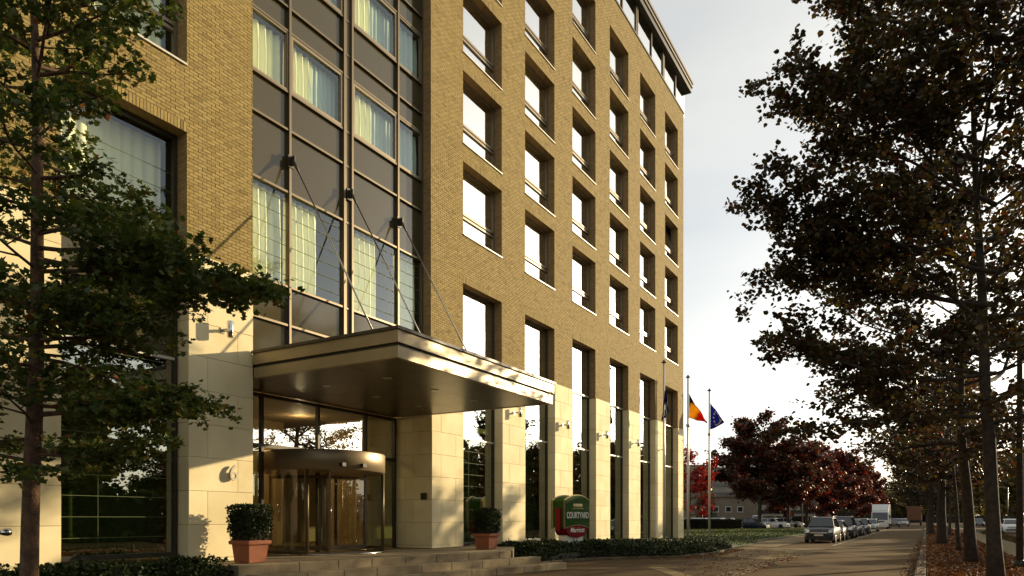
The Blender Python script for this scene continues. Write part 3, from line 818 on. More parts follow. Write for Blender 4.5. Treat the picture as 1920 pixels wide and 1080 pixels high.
# left young tree: stacked near-level boughs
T = Tree(3); tp = T.path((0, 0, -.3), (0.0, 0, 1), 11.2, 14, .012, .06)
T.trunk.tube(tp, [.13, .122, .117, .11, .108, .1, .093, .085, .077, .07, .06, .05, .04, .03, .015], 12)
def tpos(z):
    for a, b in zip(tp, tp[1:]):
        if a.z <= z <= b.z: return a.lerp(b, (z-a.z)/(b.z-a.z))
    return tp[-1]
RR = math.atan2(S_, C_)                        # azimuth of "to the right in the picture"
for z, az, L, rise in ((5.4, .02, 3.2, .0), (5.2, .22, 2.8, .0), (5.6, -.22, 2.5, .05), (5.05, -.1, 2.4, -.04), (3.95, 0.0, 2.45, -.01), (3.8, .3, 2.2, -.03), (4.05, -.35, 2.0, .02), (3.1, .05, 2.2, -.02), (2.95, -.3, 1.9, -.04), (3.2, .4, 1.9, 0),
                       (2.4, .0, 1.35, -.14), (2.25, -.6, 1.1, -.1), (6.4, .1, 1.0, .2), (7.2, -.2, 1.15, .3), (7.9, .2, 1.3, .3), (8.4, -.1, 1.4, .3), (8.8, .3, 1.3, .5), (4.6, 0, 1.5, .05), (5.9, .9, 1.5, .2)):
    T.limb(tpos(z), (math.cos(RR+az), math.sin(RR+az), rise), L, .034, 0, 2, .003, 1.15, .9, .12)
for k in range(46):
    z = 2.1+k*.175; az = RR+math.pi*.5+k*2.4
    dz = abs((az-RR+math.pi) % (2*math.pi)-math.pi)
    L = (2.3 if z < 6 else 2.3-(z-6)*.25)*random.uniform(.8, 1.1)*(1 if dz > .9 else .42)
    T.limb(tpos(z), (math.cos(az), math.sin(az), random.uniform(.0, .35)), max(.6, L), .028, 0, 2, .02, 1.0, .7, .12)
tl = atw(53, 971, 10.4)
_, NL['left'] = finish_tree(T, 'young_tree', (tl.x, tl.y, .15), 'green leafy tree with slim trunk at the left, in front of the hotel', 'leaf_green', 'lobed', .088, 50, .065,
    [(.04, .065, .014), (.06, .085, .018), (.09, .11, .024), (.15, .13, .028), (.17, .07, .02)], [5, 5, 4, 1.3, .3], 'bark_warm', group=None, up=.7)
# street trees on the verge
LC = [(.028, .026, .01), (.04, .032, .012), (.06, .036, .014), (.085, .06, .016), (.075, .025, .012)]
def street_tree(seed, H, Rc, zc, rt, maxd, per, size, dens=1.0, nl=26, lean=(0, 0)):
    T = Tree(seed); r = T.r
    tp = T.path((0, 0, -.3), (lean[0], lean[1], 1), H*.92, 12, .03, .06)
    T.trunk.tube(tp, [rt*(1.35 if k == 0 else 1.0*(1-.86*k/12)) for k in range(13)], 10)
    def tpos(z):
        for a, b in zip(tp, tp[1:]):
            if a.z <= z <= b.z: return a.lerp(b, (z-a.z)/(b.z-a.z))
        return tp[-1]
    for k in range(nl):
        f = (k+r.random()*.6)/nl; z = zc+(H*.9-zc)*f
        az = k*2.399+r.uniform(-.3, .3)
        env = math.sin(math.pi*min(1, (.22+.78*f)**.8*.93)) ; L = Rc*(.35+.75*env)*r.uniform(.8, 1.15)
        T.limb(tpos(z), (math.cos(az), math.sin(az), .15+.75*f), L, rt*.36*(1-.6*f), 0, maxd, .02, dens, .35, .2)
    return T
def pos_px(px, wd): p = atw(px, 971, wd); return p.x, p.y
x, y = pos_px(1868, 16.9)
T = street_tree(11, 16.5, 5.0, 3.6, .17, 2, 17, .1, .62, 34)
for z, L, az, rise in ((4.0, 4.4, 2.75, .1), (5.0, 5.3, 3.0, .12), (6.6, 5.4, 2.8, .22), (8.2, 5.5, 2.6, .2), (10, 5.0, 2.9, .3), (9, 5.3, 3.25, .25), (11.5, 4.6, 2.5, .4), (12.5, 4.2, 3.0, .4), (7.4, 5, 3.1, .2), (13.2, 4, 2.7, .5)):
    T.limb(Vector((0, 0, z)), (math.cos(az+TH), math.sin(az+TH), rise), L, .06, 0, 2, .01, .62, .45, .2)
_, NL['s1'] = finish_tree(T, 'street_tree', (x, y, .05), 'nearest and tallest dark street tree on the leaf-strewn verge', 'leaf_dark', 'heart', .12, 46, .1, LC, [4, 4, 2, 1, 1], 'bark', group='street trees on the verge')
x, y = pos_px(1822, 24.6)
T = street_tree(12, 13, 4.6, 3.8, .2, 2, 15, .1, .55, 28)
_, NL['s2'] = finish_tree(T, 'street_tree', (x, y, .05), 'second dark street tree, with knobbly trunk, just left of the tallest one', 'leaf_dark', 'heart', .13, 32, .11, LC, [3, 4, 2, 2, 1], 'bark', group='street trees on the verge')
def slim(seed, H, Rc, zc, rt): return street_tree(seed, H, Rc, zc, rt, 2, 12, .13, .5, 18)
P1 = slim(13, 8.5, 2.5, 3.4, .11); P2 = street_tree(14, 9.8, 3.6, 3.2, .3, 2, 12, .14, .7, 24)
x, y = pos_px(1797, 33.3)
r1, NL['s3'] = finish_tree(P1, 'street_tree', (x, y, .05), 'slim young street tree between the two thicker verge trunks', 'leaf_dark', 'heart', .15, 26, .1, [(.05, .035, .012), (.09, .055, .018), (.1, .03, .015)], [3, 3, 2], 'bark', group='street trees on the verge')
x, y = pos_px(1765, 42)
r2, NL['s4'] = finish_tree(P2, 'street_tree', (x, y, .05), 'stout street tree with the thickest trunk beside the lane kerb', 'leaf_dark', 'heart', .17, 26, .12, LC, [3, 3, 3, 2, 1], 'bark', group='street trees on the verge')
def copy_tree(o, loc, rz, sc, label, group=None):
    c = o.copy(); COL.objects.link(c); c.location = loc; c.rotation_euler = (0, 0, rz); c.scale = (sc,)*3; c['label'] = label
    if group: c['group'] = group
    for ch in o.children:
        d = ch.copy(); COL.objects.link(d); d.parent = c
    return c
for px, wd, src, sc, lab in ((1808, 44, r1, 1.0, 'slim young street tree at the edge of the cycle path, second of the slim ones'), (1745, 66, r2, 1.02, 'street tree beside the lane kerb, second stout trunk along it'),
                             (1780, 60, r1, 1.1, 'slim young street tree farthest along the cycle path'), (1742, 88, r2, 1.05, 'street tree beside the lane kerb, third stout trunk along it'), (1741, 118, r2, 1.1, 'street tree beside the lane kerb, fourth stout trunk along it'),
                             (1740, 155, r2, 1.15, 'farthest of the stout street trees beside the lane kerb')):
    x, y = pos_px(px, wd); copy_tree(src, (x, y, .05), random.uniform(0, 6), sc, lab)
# red maples past the lawn
RC = [(.04, .03, .014), (.055, .03, .014), (.10, .02, .012), (.2, .022, .014), (.16, .05, .02)]
def round_tree(seed, H, Rc, zc, rt, nl=22): return street_tree(seed, H, Rc, zc, rt, 2, 9, .3, .42, nl)
RA = round_tree(21, 15, 6.0, 3.6, .32, 24); RB = round_tree(22, 13, 5.0, 2.6, .28, 22)
x, y = pos_px(1424, 100)
ra, NL['ra'] = finish_tree(RA, 'maple_tree', (x, y, .2), 'large dark maroon maple, leftmost of the row, at the lawn edge', 'leaf_red', 'heart', .34, 52, .3, RC, [5, 5, 3, 1, 0.5], 'bark', group='red maples along the parking lane', maxl=34000)
x, y = pos_px(1512, 112)
rb, NL['rb'] = finish_tree(RB, 'maple_tree', (x, y, .1), 'maroon maple with red crown, second trunk from the left, behind parked cars', 'leaf_red', 'heart', .34, 52, .3, RC, [3, 3, 4, 3, 1.5], 'bark', group='red maples along the parking lane', maxl=26000)
for px, wd, src, sc, lab in ((1478, 104, rb, .95, 'maroon maple between the two leftmost maples of the row'), (1550, 122, rb, 1.02, 'bright red maple above the middle parked cars'), (1583, 138, rb, .98, 'red maple just left of the white truck'), (1604, 155, rb, .98, 'red maple behind the white truck'), (1620, 180, rb, 1.0, 'farthest red maple at the end of the row')):
    x, y = pos_px(px, wd); copy_tree(src, (x, y, .1), random.uniform(0, 6), sc, lab)
T = round_tree(23, 9.5, 3.2, 1.5, .2, 18)
x, y = pos_px(1291, 85)
finish_tree(T, 'maple_tree', (x, y, .2), 'bright scarlet maple behind the flagpoles beside the hotel corner', 'leaf_red', 'heart', .3, 26, .24, [(.25, .02, .015), (.33, .03, .02), (.15, .02, .012)], [3, 2, 2], 'bark', maxl=20000)
T = Tree(24); T.trunk.tube([(0, 0, -.2), (0, 0, 9.5)], [.2, .03], 8)
for k in range(40):
    z = .8+k*.22; T.limb(Vector((0, 0, z)), (math.cos(k*2.4), math.sin(k*2.4), .5), 1.9*(1-z/10.5)+.3, .03, 0, 1, .02, .8, .4, .2)
x, y = pos_px(1322, 118)
finish_tree(T, 'conifer_tree', (x, y, .1), 'narrow olive green conifer between the scarlet maple and the far grey block', 'leaf_green', 'diamond', .3, 26, .2, [(.05, .06, .02), (.08, .08, .025)], [2, 2], 'bark', maxl=7000)

# far trees closing the street
FT = round_tree(31, 15, 6.5, 2.0, .35, 22); FC = [(.07, .06, .018), (.11, .085, .02), (.05, .05, .018), (.14, .09, .02)]
x, y = pos_px(1690, 300)
fa, NL['fa'] = finish_tree(FT, 'far_tree', (x, y, 0), 'olive yellow tree closing the far end of the lane, leftmost', 'leaf_green', 'diamond', .65, 16, .4, FC, [3, 3, 2, 1], 'bark', group='far trees at the end of the street', maxl=13000)
ftl = [(1655, 330, 1.0), (1670, 280, .75), (1706, 290, .9), (1722, 320, 1.1), (1745, 300, 1.1), (1772, 280, 1.2), (1798, 260, 1.1), (1826, 240, 1.1), (1852, 220, 1.15), (1880, 190, 1.1), (1905, 165, 1.05), (1935, 150, 1.1), (1970, 140, 1.1), (1630, 350, 1.0), (1600, 330, 1.1)]
for k, (px, wd, sc) in enumerate(ftl):
    x, y = pos_px(px, wd)
    lab = 'olive tree of the far screen across the main road' if px > 1735 else 'olive yellow tree closing the far end of the lane'
    lab = lab.replace(' of the far screen', '') + ', ' + ['left of the leftmost gap', 'low and just left of centre', 'right behind the brown truck', 'tallest behind the brown truck', 'behind the stout verge trunks', 'behind the slim verge trees', 'left of the second thick trunk', 'right of the second thick trunk', 'just left of the nearest trunk', 'just right of the nearest trunk', 'near the slim pole', 'at the right edge of the picture', 'farthest to the right', 'seen over the white truck', 'seen behind the red maples'][k]
    copy_tree(fa, (x, y, 0), random.uniform(0, 6), sc, lab)

# tree belt on the opposite side of the main road (seen in the window reflections)
ORD = 'first second third fourth fifth sixth seventh eighth ninth tenth eleventh twelfth thirteenth fourteenth fifteenth sixteenth seventeenth eighteenth'.split()
for k in range(18):
    copy_tree(fa, (20+random.uniform(-2, 3), -6+8.5*k+random.uniform(-2, 2), 0), random.uniform(0, 6), (random.uniform(.42, .5) if 4 < k < 9 else random.uniform(.66, .76) if k < 14 else random.uniform(.8, .95)), '%s tree from the near end of the belt across the main road' % ORD[k], 'opposite tree belt')
# ------------------------------------------------------------------ planting beds, lawn grass, fallen leaves
def inpoly(p, poly):
    x, y = p[:, 0], p[:, 1]; c = np.zeros(len(p), bool); n = len(poly); j = n-1
    for i in range(n):
        xi, yi = poly[i]; xj, yj = poly[j]
        c ^= ((yi > y) != (yj > y)) & (x < (xj-xi)*(y-yi)/(yj-yi+1e-9)+xi); j = i
    return c
def scatter(n, poly):
    a = np.array(poly); lo, hi = a.min(0), a.max(0); out = np.zeros((0, 2))
    while len(out) < n:
        p = lo+np.random.rand(n*2, 2)*(hi-lo); out = np.concatenate([out, p[inpoly(p, poly)]])
    return out[:n]
def edge_d(p, poly):
    d = np.full(len(p), 1e9)
    for i in range(len(poly)):
        a = np.array(poly[i]); b = np.array(poly[(i+1) % len(poly)]); ab = b-a
        t = (((p-a)@ab)/(ab@ab+1e-9)).clip(0, 1); d = np.minimum(d, np.linalg.norm(p-(a+t[:, None]*ab), axis=1))
    return d
def vnoise(p, s): return np.sin(p[:, 0]*s+1.3)*np.sin(p[:, 1]*s*1.13+.4)+.5*np.sin(p[:, 0]*s*2.3+p[:, 1]*s*1.9)
def bed(name, poly, hfun, n, label, size):
    p = scatter(n, poly); ed = edge_d(p, poly)
    top = hfun(p[:, 0], p[:, 1])+.06*vnoise(p, 2.2)
    hh = top*np.minimum(1, .25+ed/.5)
    z = hh*(1-.45*np.random.rand(n)**2)+np.random.normal(0, .03, n)
    pos = np.stack([p[:, 0], p[:, 1], z], 1).astype(np.float32)
    me = leaves_mesh(name, pos, size, pal(n, [(.014, .026, .007), (.024, .04, .01), (.04, .055, .014), (.028, .03, .01)], [4, 4, 2, 2]), 'heart', 'leaf_bed', .25)
    o = link(bpy.data.objects.new(name, me)); tag(o, label, 'ground cover', kind='stuff')
    b = MB(); pl = poly
    # soil hump below
    cx, cy = np.mean([q[0] for q in pl]), np.mean([q[1] for q in pl])
    P = []
    for f in (1, .93, .85, .6, .3, .02):
        row = []
        for q in pl+[pl[0]]:
            x, y = cx+(q[0]-cx)*f, cy+(q[1]-cy)*f
            row.append((x, y, 0.0 if f == 1 else float(hfun(np.array(x), np.array(y)))*(.2 if f > .9 else .45)))
        P.append(row)
    b.grid(P); s = b.build(name+'_soil', M['soil']); s['kind'] = 'structure'
RBED = [(-13.8, 21.7), (-12.6, 21.35), (-11.5, 21.35)]+[(x-.09, y) for x, y in BEDE[1:]]+[(-10.2, 41.5), (-11.8, 44.5), (-13.8, 47)]
bed('ivy_bed', RBED, lambda x, y: np.clip(.66-.022*(y-24), .2, .66)*np.clip(.55+.45*(-8.3-x)/3., .55, 1), 64000, 'low dark evergreen ground cover around the hotel sign', .075)
LBED = [(-13.85, 1.5), (-11.6, 1.5), (-12.0, 6.5), (-12.25, 9.0), (-12.55, 10.3), (-13.0, 10.25), (-13.25, 9.95), (-13.85, 9.9)]
bed('ivy_patch', LBED, lambda x, y: .74+0*x, 12000, 'low dark evergreen ground cover at the foot of the left wall', .07)
# lawn blades (short, seen far away)
LP = [(-30, 47.5), (-14.2, 46.8), (-10.3, 42), (-8.9, 40), (-9.0, 46), (-9.9, 49), (-9.9, 94), (-40, 94)]
p = scatter(26000, LP); n = len(p); fr = frames(n, 0)
u = np.random.normal(0, .35, (n, 3)); u[:, 2] = 1; u /= np.linalg.norm(u, axis=1)[:, None]; v = np.cross(u, np.random.normal(size=(n, 3))); v /= np.linalg.norm(v, axis=1)[:, None]
ed = np.minimum(1, np.maximum(0, (-8.7-p[:, 0])/4))
pos = np.stack([p[:, 0], p[:, 1], .05+.15*ed], 1).astype(np.float32)
me = leaves_mesh('grass', pos, .09, pal(n, [(.035, .055, .012), (.05, .07, .015), (.07, .07, .02)], [3, 3, 1]), 'diamond', 'grass', fr=(u, v, np.cross(u, v)))
tag(link(bpy.data.objects.new('lawn_grass', me)), 'short green grass on the lawn beside the hotel', 'grass', kind='stuff')
FL = [(.2, .075, .02), (.14, .05, .018), (.27, .12, .035), (.09, .04, .016), (.33, .17, .06)]
def fallen(name, poly, n, z, size, label):
    p = scatter(n, poly); pos = np.stack([p[:, 0], p[:, 1], z+np.random.rand(n)*.03], 1).astype(np.float32)
    me = leaves_mesh(name, pos, size, pal(n, FL, [4, 4, 2, 3, 1]), 'heart', 'leaf_fallen', 1.6)
    tag(link(bpy.data.objects.new(name, me)), label, 'fallen leaves', kind='stuff')
fallen('fallen_leaves', [(0.0, 14), (2.95, 14), (2.95, 60), (0.0, 60)], 26000, .055, .08, 'carpet of rust brown fallen leaves on the tree verge')
fallen('far_fallen_leaves', [(0.0, 60), (2.95, 60), (2.95, 160), (0.0, 160)], 9000, .055, .16, 'rust brown fallen leaves farther along the verge')
fallen('forecourt_leaves', [(-8.4, 28), (-4.6, 14), (-4.5, 34), (-7.9, 37.5)], 800, .006, .05, 'scattered brown leaves on the paved forecourt')
fallen('kerb_leaves', [(-4.95, 12), (-4.3, 12), (-4.3, 30), (-4.95, 30)], 900, .035, .055, 'brown leaves gathered along the dropped kerb')
fallen('kerb_top_leaves', [(-.28, 16), (-.02, 16), (-.02, 60), (-.28, 60)], 520, .115, .055, 'brown leaves lying on top of the verge kerb')
fallen('lane_edge_leaves', [(-.7, 16), (-.31, 16), (-.31, 70), (-.5, 70)], 700, .006, .055, 'brown leaves along the right edge of the lane')
fallen('bed_edge_leaves', [(-9.7, 26.1), (-8.4, 27.5), (-8.0, 31.5), (-8.4, 37), (-7.9, 37), (-7.5, 31), (-8.0, 27)], 900, .008, .055, 'brown leaves drifted against the bed kerb')
# weeds between cycle path and main road
p = scatter(4000, [(4.75, 15), (5.85, 15), (5.85, 90), (4.75, 90)]); n = len(p)
u = np.random.normal(0, .3, (n, 3)); u[:, 2] = 1; u /= np.linalg.norm(u, axis=1)[:, None]; v = np.cross(u, np.random.normal(size=(n, 3))); v /= np.linalg.norm(v, axis=1)[:, None]
me = leaves_mesh('strip_weeds', np.stack([p[:, 0], p[:, 1], np.zeros(n)], 1).astype(np.float32), .3, pal(n, [(.07, .055, .02), (.1, .06, .025)], [1, 1]), 'blade', 'grass', fr=(u, v, np.cross(u, v)))
tag(link(bpy.data.objects.new('strip_weeds', me)), 'dry weeds in the strip beside the main road', 'weeds', kind='stuff')

# ------------------------------------------------------------------ potted box shrubs
def potted(loc, label):
    r = empty('potted_shrub', loc); tag(r, label, 'potted shrub', 'potted box shrubs at the entrance')
    b = MB(); P = []
    for s, z in ((.245, 0), (.285, .40), (.325, .405), (.335, .43), (.335, .48), (.30, .5), (.28, .5), (.27, .44)):
        c = .02; P.append([(-s, -s+c, z), (-s+c, -s, z), (s-c, -s, z), (s, -s+c, z), (s, s-c, z), (s-c, s, z), (-s+c, s, z), (-s, s-c, z), (-s, -s+c, z)])
    b.grid(P, False); b.poly(P[-1][:8]); b.build('pot', M['terracotta'], r)
    n = 5200; a = .37; q = np.random.uniform(-1, 1, (n, 3)); ax = np.argmax(np.abs(q), 1)
    sh = np.random.rand(n) < .85; q[np.arange(n), ax] = np.where(sh, np.sign(q[np.arange(n), ax])*np.random.uniform(.86, 1.05, n), q[np.arange(n), ax])
    q = np.sign(q)*np.abs(q)**.92
    pos = (q*np.array([a, a, .38])+np.array([0, 0, .9])).astype(np.float32); pos[:, :2] *= (1-.12*((.9-pos[:, 2:3])/.4).clip(0, 1))
    me = leaves_mesh('foliage', pos, .045, pal(n, [(.018, .028, .008), (.03, .045, .012), (.05, .06, .02)], [3, 3, 1]), 'heart', 'leaf_bed', 0)
    inst('foliage', me, r)
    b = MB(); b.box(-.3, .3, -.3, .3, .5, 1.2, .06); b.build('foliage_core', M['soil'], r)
potted((-13.2, 10.85, .6), 'box shrub clipped square in terracotta pot, left of the revolving door')
potted((-12.35, 19.45, .6), 'box shrub clipped square in terracotta pot, beside the right pier')

# ------------------------------------------------------------------ hotel sign
def text_mesh(txt, size, ext, m, name, sx=1.0, shear=0.0, off=0.0):
    cu = bpy.data.curves.new(name, 'FONT'); cu.body = txt; cu.size = size; cu.extrude = ext; cu.align_x = 'CENTER'; cu.shear = shear; cu.offset = off
    t = bpy.data.objects.new(name, cu); COL.objects.link(t); bpy.context.view_layer.update()
    me = bpy.data.meshes.new_from_object(t.evaluated_get(bpy.context.evaluated_depsgraph_get())); bpy.data.objects.remove(t)
    for v in me.vertices: v.co.x *= sx
    me.materials.clear(); me.materials.append(M[m]); return me
sp = atw(1070, 971, 28.2)
sg = empty('hotel_sign', (sp.x, sp.y, .3), R(-15)); tag(sg, 'curved green and red monument sign standing in the ground cover', 'sign')
# local: front face looks to +x; width along y
SW = .76; SD = .36
def arcpts(w, z, rise, n=12): return [(-w+2*w*k/n, z+rise*(1-((-w+2*w*k/n)/w)**2)) for k in range(n+1)]
def slabyz(b, pts, x0, x1):
    n = len(pts); i = len(b.v); b.v += [(x0, y, z) for y, z in pts]+[(x1, y, z) for y, z in pts]
    b.f.append(tuple(i+n+k for k in range(n))); b.f.append(tuple(i+n-1-k for k in range(n))); b.sm += [False]*2
    for k in range(n): b.f.append((i+k, i+(k+1) % n, i+n+(k+1) % n, i+n+k)); b.sm.append(False)
b = MB(); b.cbox(-.26, .26, -.5, .5, -.3, .62, .06); b.build('base', M['sign_white'], sg)
body = [(y, z) for y, z in arcpts(SW, .88, .13)][::1]
green = arcpts(SW, .88, .13)+arcpts(SW, 2.0, .22)[::-1]
def ring(pts, s): cy = sum(p[0] for p in pts)/len(pts); cz = sum(p[1] for p in pts)/len(pts); return [(cy+(y-cy)*s, cz+(z-cz)*s) for y, z in pts]
for sgn in (1,):
    b = MB(); slabyz(b, green, SD-.07, SD); b.build('trim', M['sign_gold'], sg)
    b = MB(); slabyz(b, ring(green, .955), SD-.03, SD+.012); b.build('green_panel', M['sign_green'], sg)
b = MB(); slabyz(b, green, -SD, -SD+.07); b.build('trim', M['sign_gold'], sg)
b = MB(); slabyz(b, ring(green, .94), -SD+.07, SD-.07); b.build('sign_body', M['sign_green'], sg)
red = arcpts(.62, .93, .1)+[(.62*math.cos(t), .80-.27*math.sin(t)) for t in [math.pi*k/14 for k in range(15)]]
b = MB(); slabyz(b, red, -SD+.09, SD-.02); b.build('red_panel', M['sign_red'], sg)
b = MB(); b.box(-.12, .12, -SW-.012, -SW+.1, .8, 1.68); b.build('side_panel', M['sign_red'], sg)
for xx in (-SD, SD-.06): b = MB(); b.box(xx, xx+.06, -SW-.01, -SW+.05, .87, 2.0); b.build('side_frame', M['sign_brown'], sg)
def onface(me, y, z, name):
    o = inst(name, me, sg, (SD+.016, y, z)); o.rotation_euler = (R(90), 0, R(90)); return o
onface(text_mesh('COURTYARD', .34, .006, 'sign_white', 'lettering', .66, 0, .004), 0, 1.29, 'lettering')
o = onface(text_mesh('Marriott', .27, .006, 'sign_white', 'lettering', .92, .15, .004), 0, .735, 'lettering'); o.location.x = SD-.008
for k in range(5):
    b = MB(); b.lathe([(0, -.075), (.055, -.05), (.07, 0), (.05, .05), (0, .075)], 0, 0, 8); b.box(-.008, .008, -.008, .008, -.13, -.05)
    o = b.build('tree_emblem', M['sign_gold'], sg); o.location = (SD+.012, -.22+.11*k, 1.79); o.scale = (.2, 1, 1)
b = MB(); b.box(SD+.01, SD+.018, -.36, .36, 1.655, 1.668); b.build('emblem_line', M['sign_gold'], sg)

# ------------------------------------------------------------------ wall lamps, number
def wall_lamp(y, z, label):
    r = empty('wall_lamp', (FX+.02, y, z)); tag(r, label, 'wall lamp', 'up-down lamps on the stone piers')
    b = MB(); b.box(0, .02, -.06, .06, -.06, .06); b.build('back_plate', M['steel'], r)
    b = MB(); b.box(.02, .2, -.03, .03, -.03, .03); b.build('arm', M['steel'], r)
    b = MB(); b.lathe([(0, -.19), (.065, -.19), (.075, -.18), (.075, .18), (.065, .19), (0, .19)], .26, 0, 14); b.build('lamp_tube', M['chrome'], r)
wall_lamp(10.72, 5.9, 'steel up-down wall lamp on the pier left of the canopy')
for k, nm in enumerate(('first', 'second', 'third', 'fourth')):
    wall_lamp(cols[k+1]+W+.75, 5.72, 'steel up-down wall lamp, %s pier to the right of the canopy end' % nm)
wall_lamp(cols[0]+W+.9, 5.72, 'steel wall lamp close below the canopy, right end')
r = empty('spot_lamp', (FX+.02, 6.05, 1.35)); tag(r, 'small round steel spot lamp low on the leftmost pier', 'spot lamp')
b = MB(); b.box(0, .3, -.025, .025, -.025, .025); b.build('arm', M['steel'], r)
b = MB(); b.tube([(.28, .0, .0), (.28, .1, .0), (.28, .16, 0)], [.05, .075, .075], 14); b.build('lamp_head', M['chrome'], r)
me = text_mesh('6', .52, .03, 'steel', 'house_number'); o = inst('house_number', me, None, (FX+.1, 10.95, 2.47)); o.rotation_euler = (R(90), 0, R(90)); tag(o, 'steel house number six on the pier left of the door', 'house number')

# ------------------------------------------------------------------ flagpoles and flags
FP = [(1245, 39.8, 'leftmost'), (1290, 44.0, 'middle'), (1330, 48.6, 'rightmost')]
HT = 10.3
for px, wd, nm in FP:
    x, y = pos_px(px, wd); r = empty('flagpole', (x, y, .1)); tag(r, {'leftmost': 'pale flagpole in front of the hotel corner, leftmost of three', 'middle': 'pale flagpole just right of the hotel corner, middle of three', 'rightmost': 'pale flagpole farthest from the hotel, rightmost of three'}[nm], 'flagpole', 'three flagpoles')
    b = MB(); b.tube([(0, 0, -.1), (0, 0, 5), (0, 0, HT-.1)], [.085, .075, .05], 12); b.build('pole', M['pole_white'], r)
    b = MB(); b.lathe([(0, HT-.1), (.14, HT-.1), (.15, HT-.05), (.06, HT-.02), (.05, HT+.06), (0, HT+.08)], 0, 0, 12); b.build('finial', M['dark_metal'], r)
    b = MB(); b.lathe([(0, 7.15), (.12, 7.15), (.12, 7.3), (0, 7.3)], 0, 0, 10); b.build('rope_collar', M['steel'], r)
    b = MB(); b.lathe([(0, 0), (.16, 0), (.16, .12), (.09, .14)], 0, 0, 12); b.build('foot', M['steel'], r)
def flag(px, wd, z_top, hoist, top_c, bot_c, colf, label, ns=24, nt_=14, fold=.12, stars=False):
    """top_c / bot_c: (right, down) metres of the top and bottom edge along the fly, as control lists"""
    x, y = pos_px(px, wd); rt = Vector((C_, S_, 0)); fw = Vector((-S_, C_, 0))
    def ev(c, s):
        k = min(int(s*(len(c)-1)), len(c)-2); f = s*(len(c)-1)-k; f = f*f*(3-2*f)*.4+f*.6
        return c[k][0]*(1-f)+c[k+1][0]*f, c[k][1]*(1-f)+c[k+1][1]*f
    def P(s, t):
        a = ev(top_c, s); b_ = ev(bot_c, s)
        r_ = a[0]*(1-t)+b_[0]*t; d = a[1]*(1-t)+b_[1]*t
        return rt*(.07+r_)+fw*(fold*math.sin(s*9+t*4)*min(1, s*3)+.05*math.sin(t*14+s*5)*s)+Vector((0, 0, -d))
    V = []; Cc = []
    for i in range(ns+1):
        for j in range(nt_+1):
            V.append(P(i/ns, j/nt_)); Cc.append((*colf(i/ns, j/nt_), 1))
    F = [(i*(nt_+1)+j, (i+1)*(nt_+1)+j, (i+1)*(nt_+1)+j+1, i*(nt_+1)+j+1) for i in range(ns) for j in range(nt_)]
    me = mesh_np('flag', [tuple(v) for v in V], F, Cc); me.materials.append(M['flag_cloth']); me.polygons.foreach_set('use_smooth', [True]*len(F))
    sd = inst('flag', me, None, (x, y, z_top)); tag(sd, label, 'flag', 'flags on the three poles')
    so_ = sd.modifiers.new('thick', 'SOLIDIFY'); so_.thickness = .006
    if stars:
        for k in range(12):
            a = 2*math.pi*k/12; s, t = .5+.3*math.cos(a)*.9, .5+.36*math.sin(a)
            c = P(s, t); e1 = (P(s+.03, t)-P(s-.03, t)).normalized(); e2 = (P(s, t+.03)-P(s, t-.03)).normalized(); nn = e1.cross(e2).normalized()
            if nn.dot(fw) > 0: nn = -nn
            b = MB(); b.poly([c+nn*.02+(e1*math.sin(q*math.pi/5)-e2*math.cos(q*math.pi/5))*(.085 if q % 2 == 0 else .035) for q in range(10)])
            b.build('star', M['flag_star'], sd)
navy = (.012, .016, .09)
flag(1290, 44, 9.30, 1.55, [(0, 0), (.45, .75), (.85, 1.35), (1.12, 1.75)], [(0, 1.5), (.4, 1.62), (.8, 1.72), (1.1, 1.83)], lambda s, t: (.012, .011, .01) if s+.5*t < .26 else ((.72, .42, .03) if s+.12*t < .5 else (.6, .035, .02)), 'black, yellow and red flag drooping from the middle pole')
flag(1330, 48.6, 9.45, 1.8, [(0, 0), (.3, .35), (.6, .8), (.93, 1.25)], [(0, 1.8), (.3, 1.7), (.62, 1.52), (.95, 1.32)], lambda s, t: (.03, .045, .3), 'blue flag with yellow stars on the rightmost pole', fold=.06, stars=True)
flag(1245, 39.8, 9.7, 2.4, [(-.06, 0), (-.02, .9), (.12, 1.5), (.2, 2.0)], [(-.15, 2.75), (-.2, 2.6), (.0, 2.5), (.12, 2.3)], lambda s, t: (.25, .09, .03) if (t < .3 and s < .3) else ((.3, .3, .32) if .72 < s < .82 else navy), 'limp navy flag hanging against the leftmost pole', fold=.2)

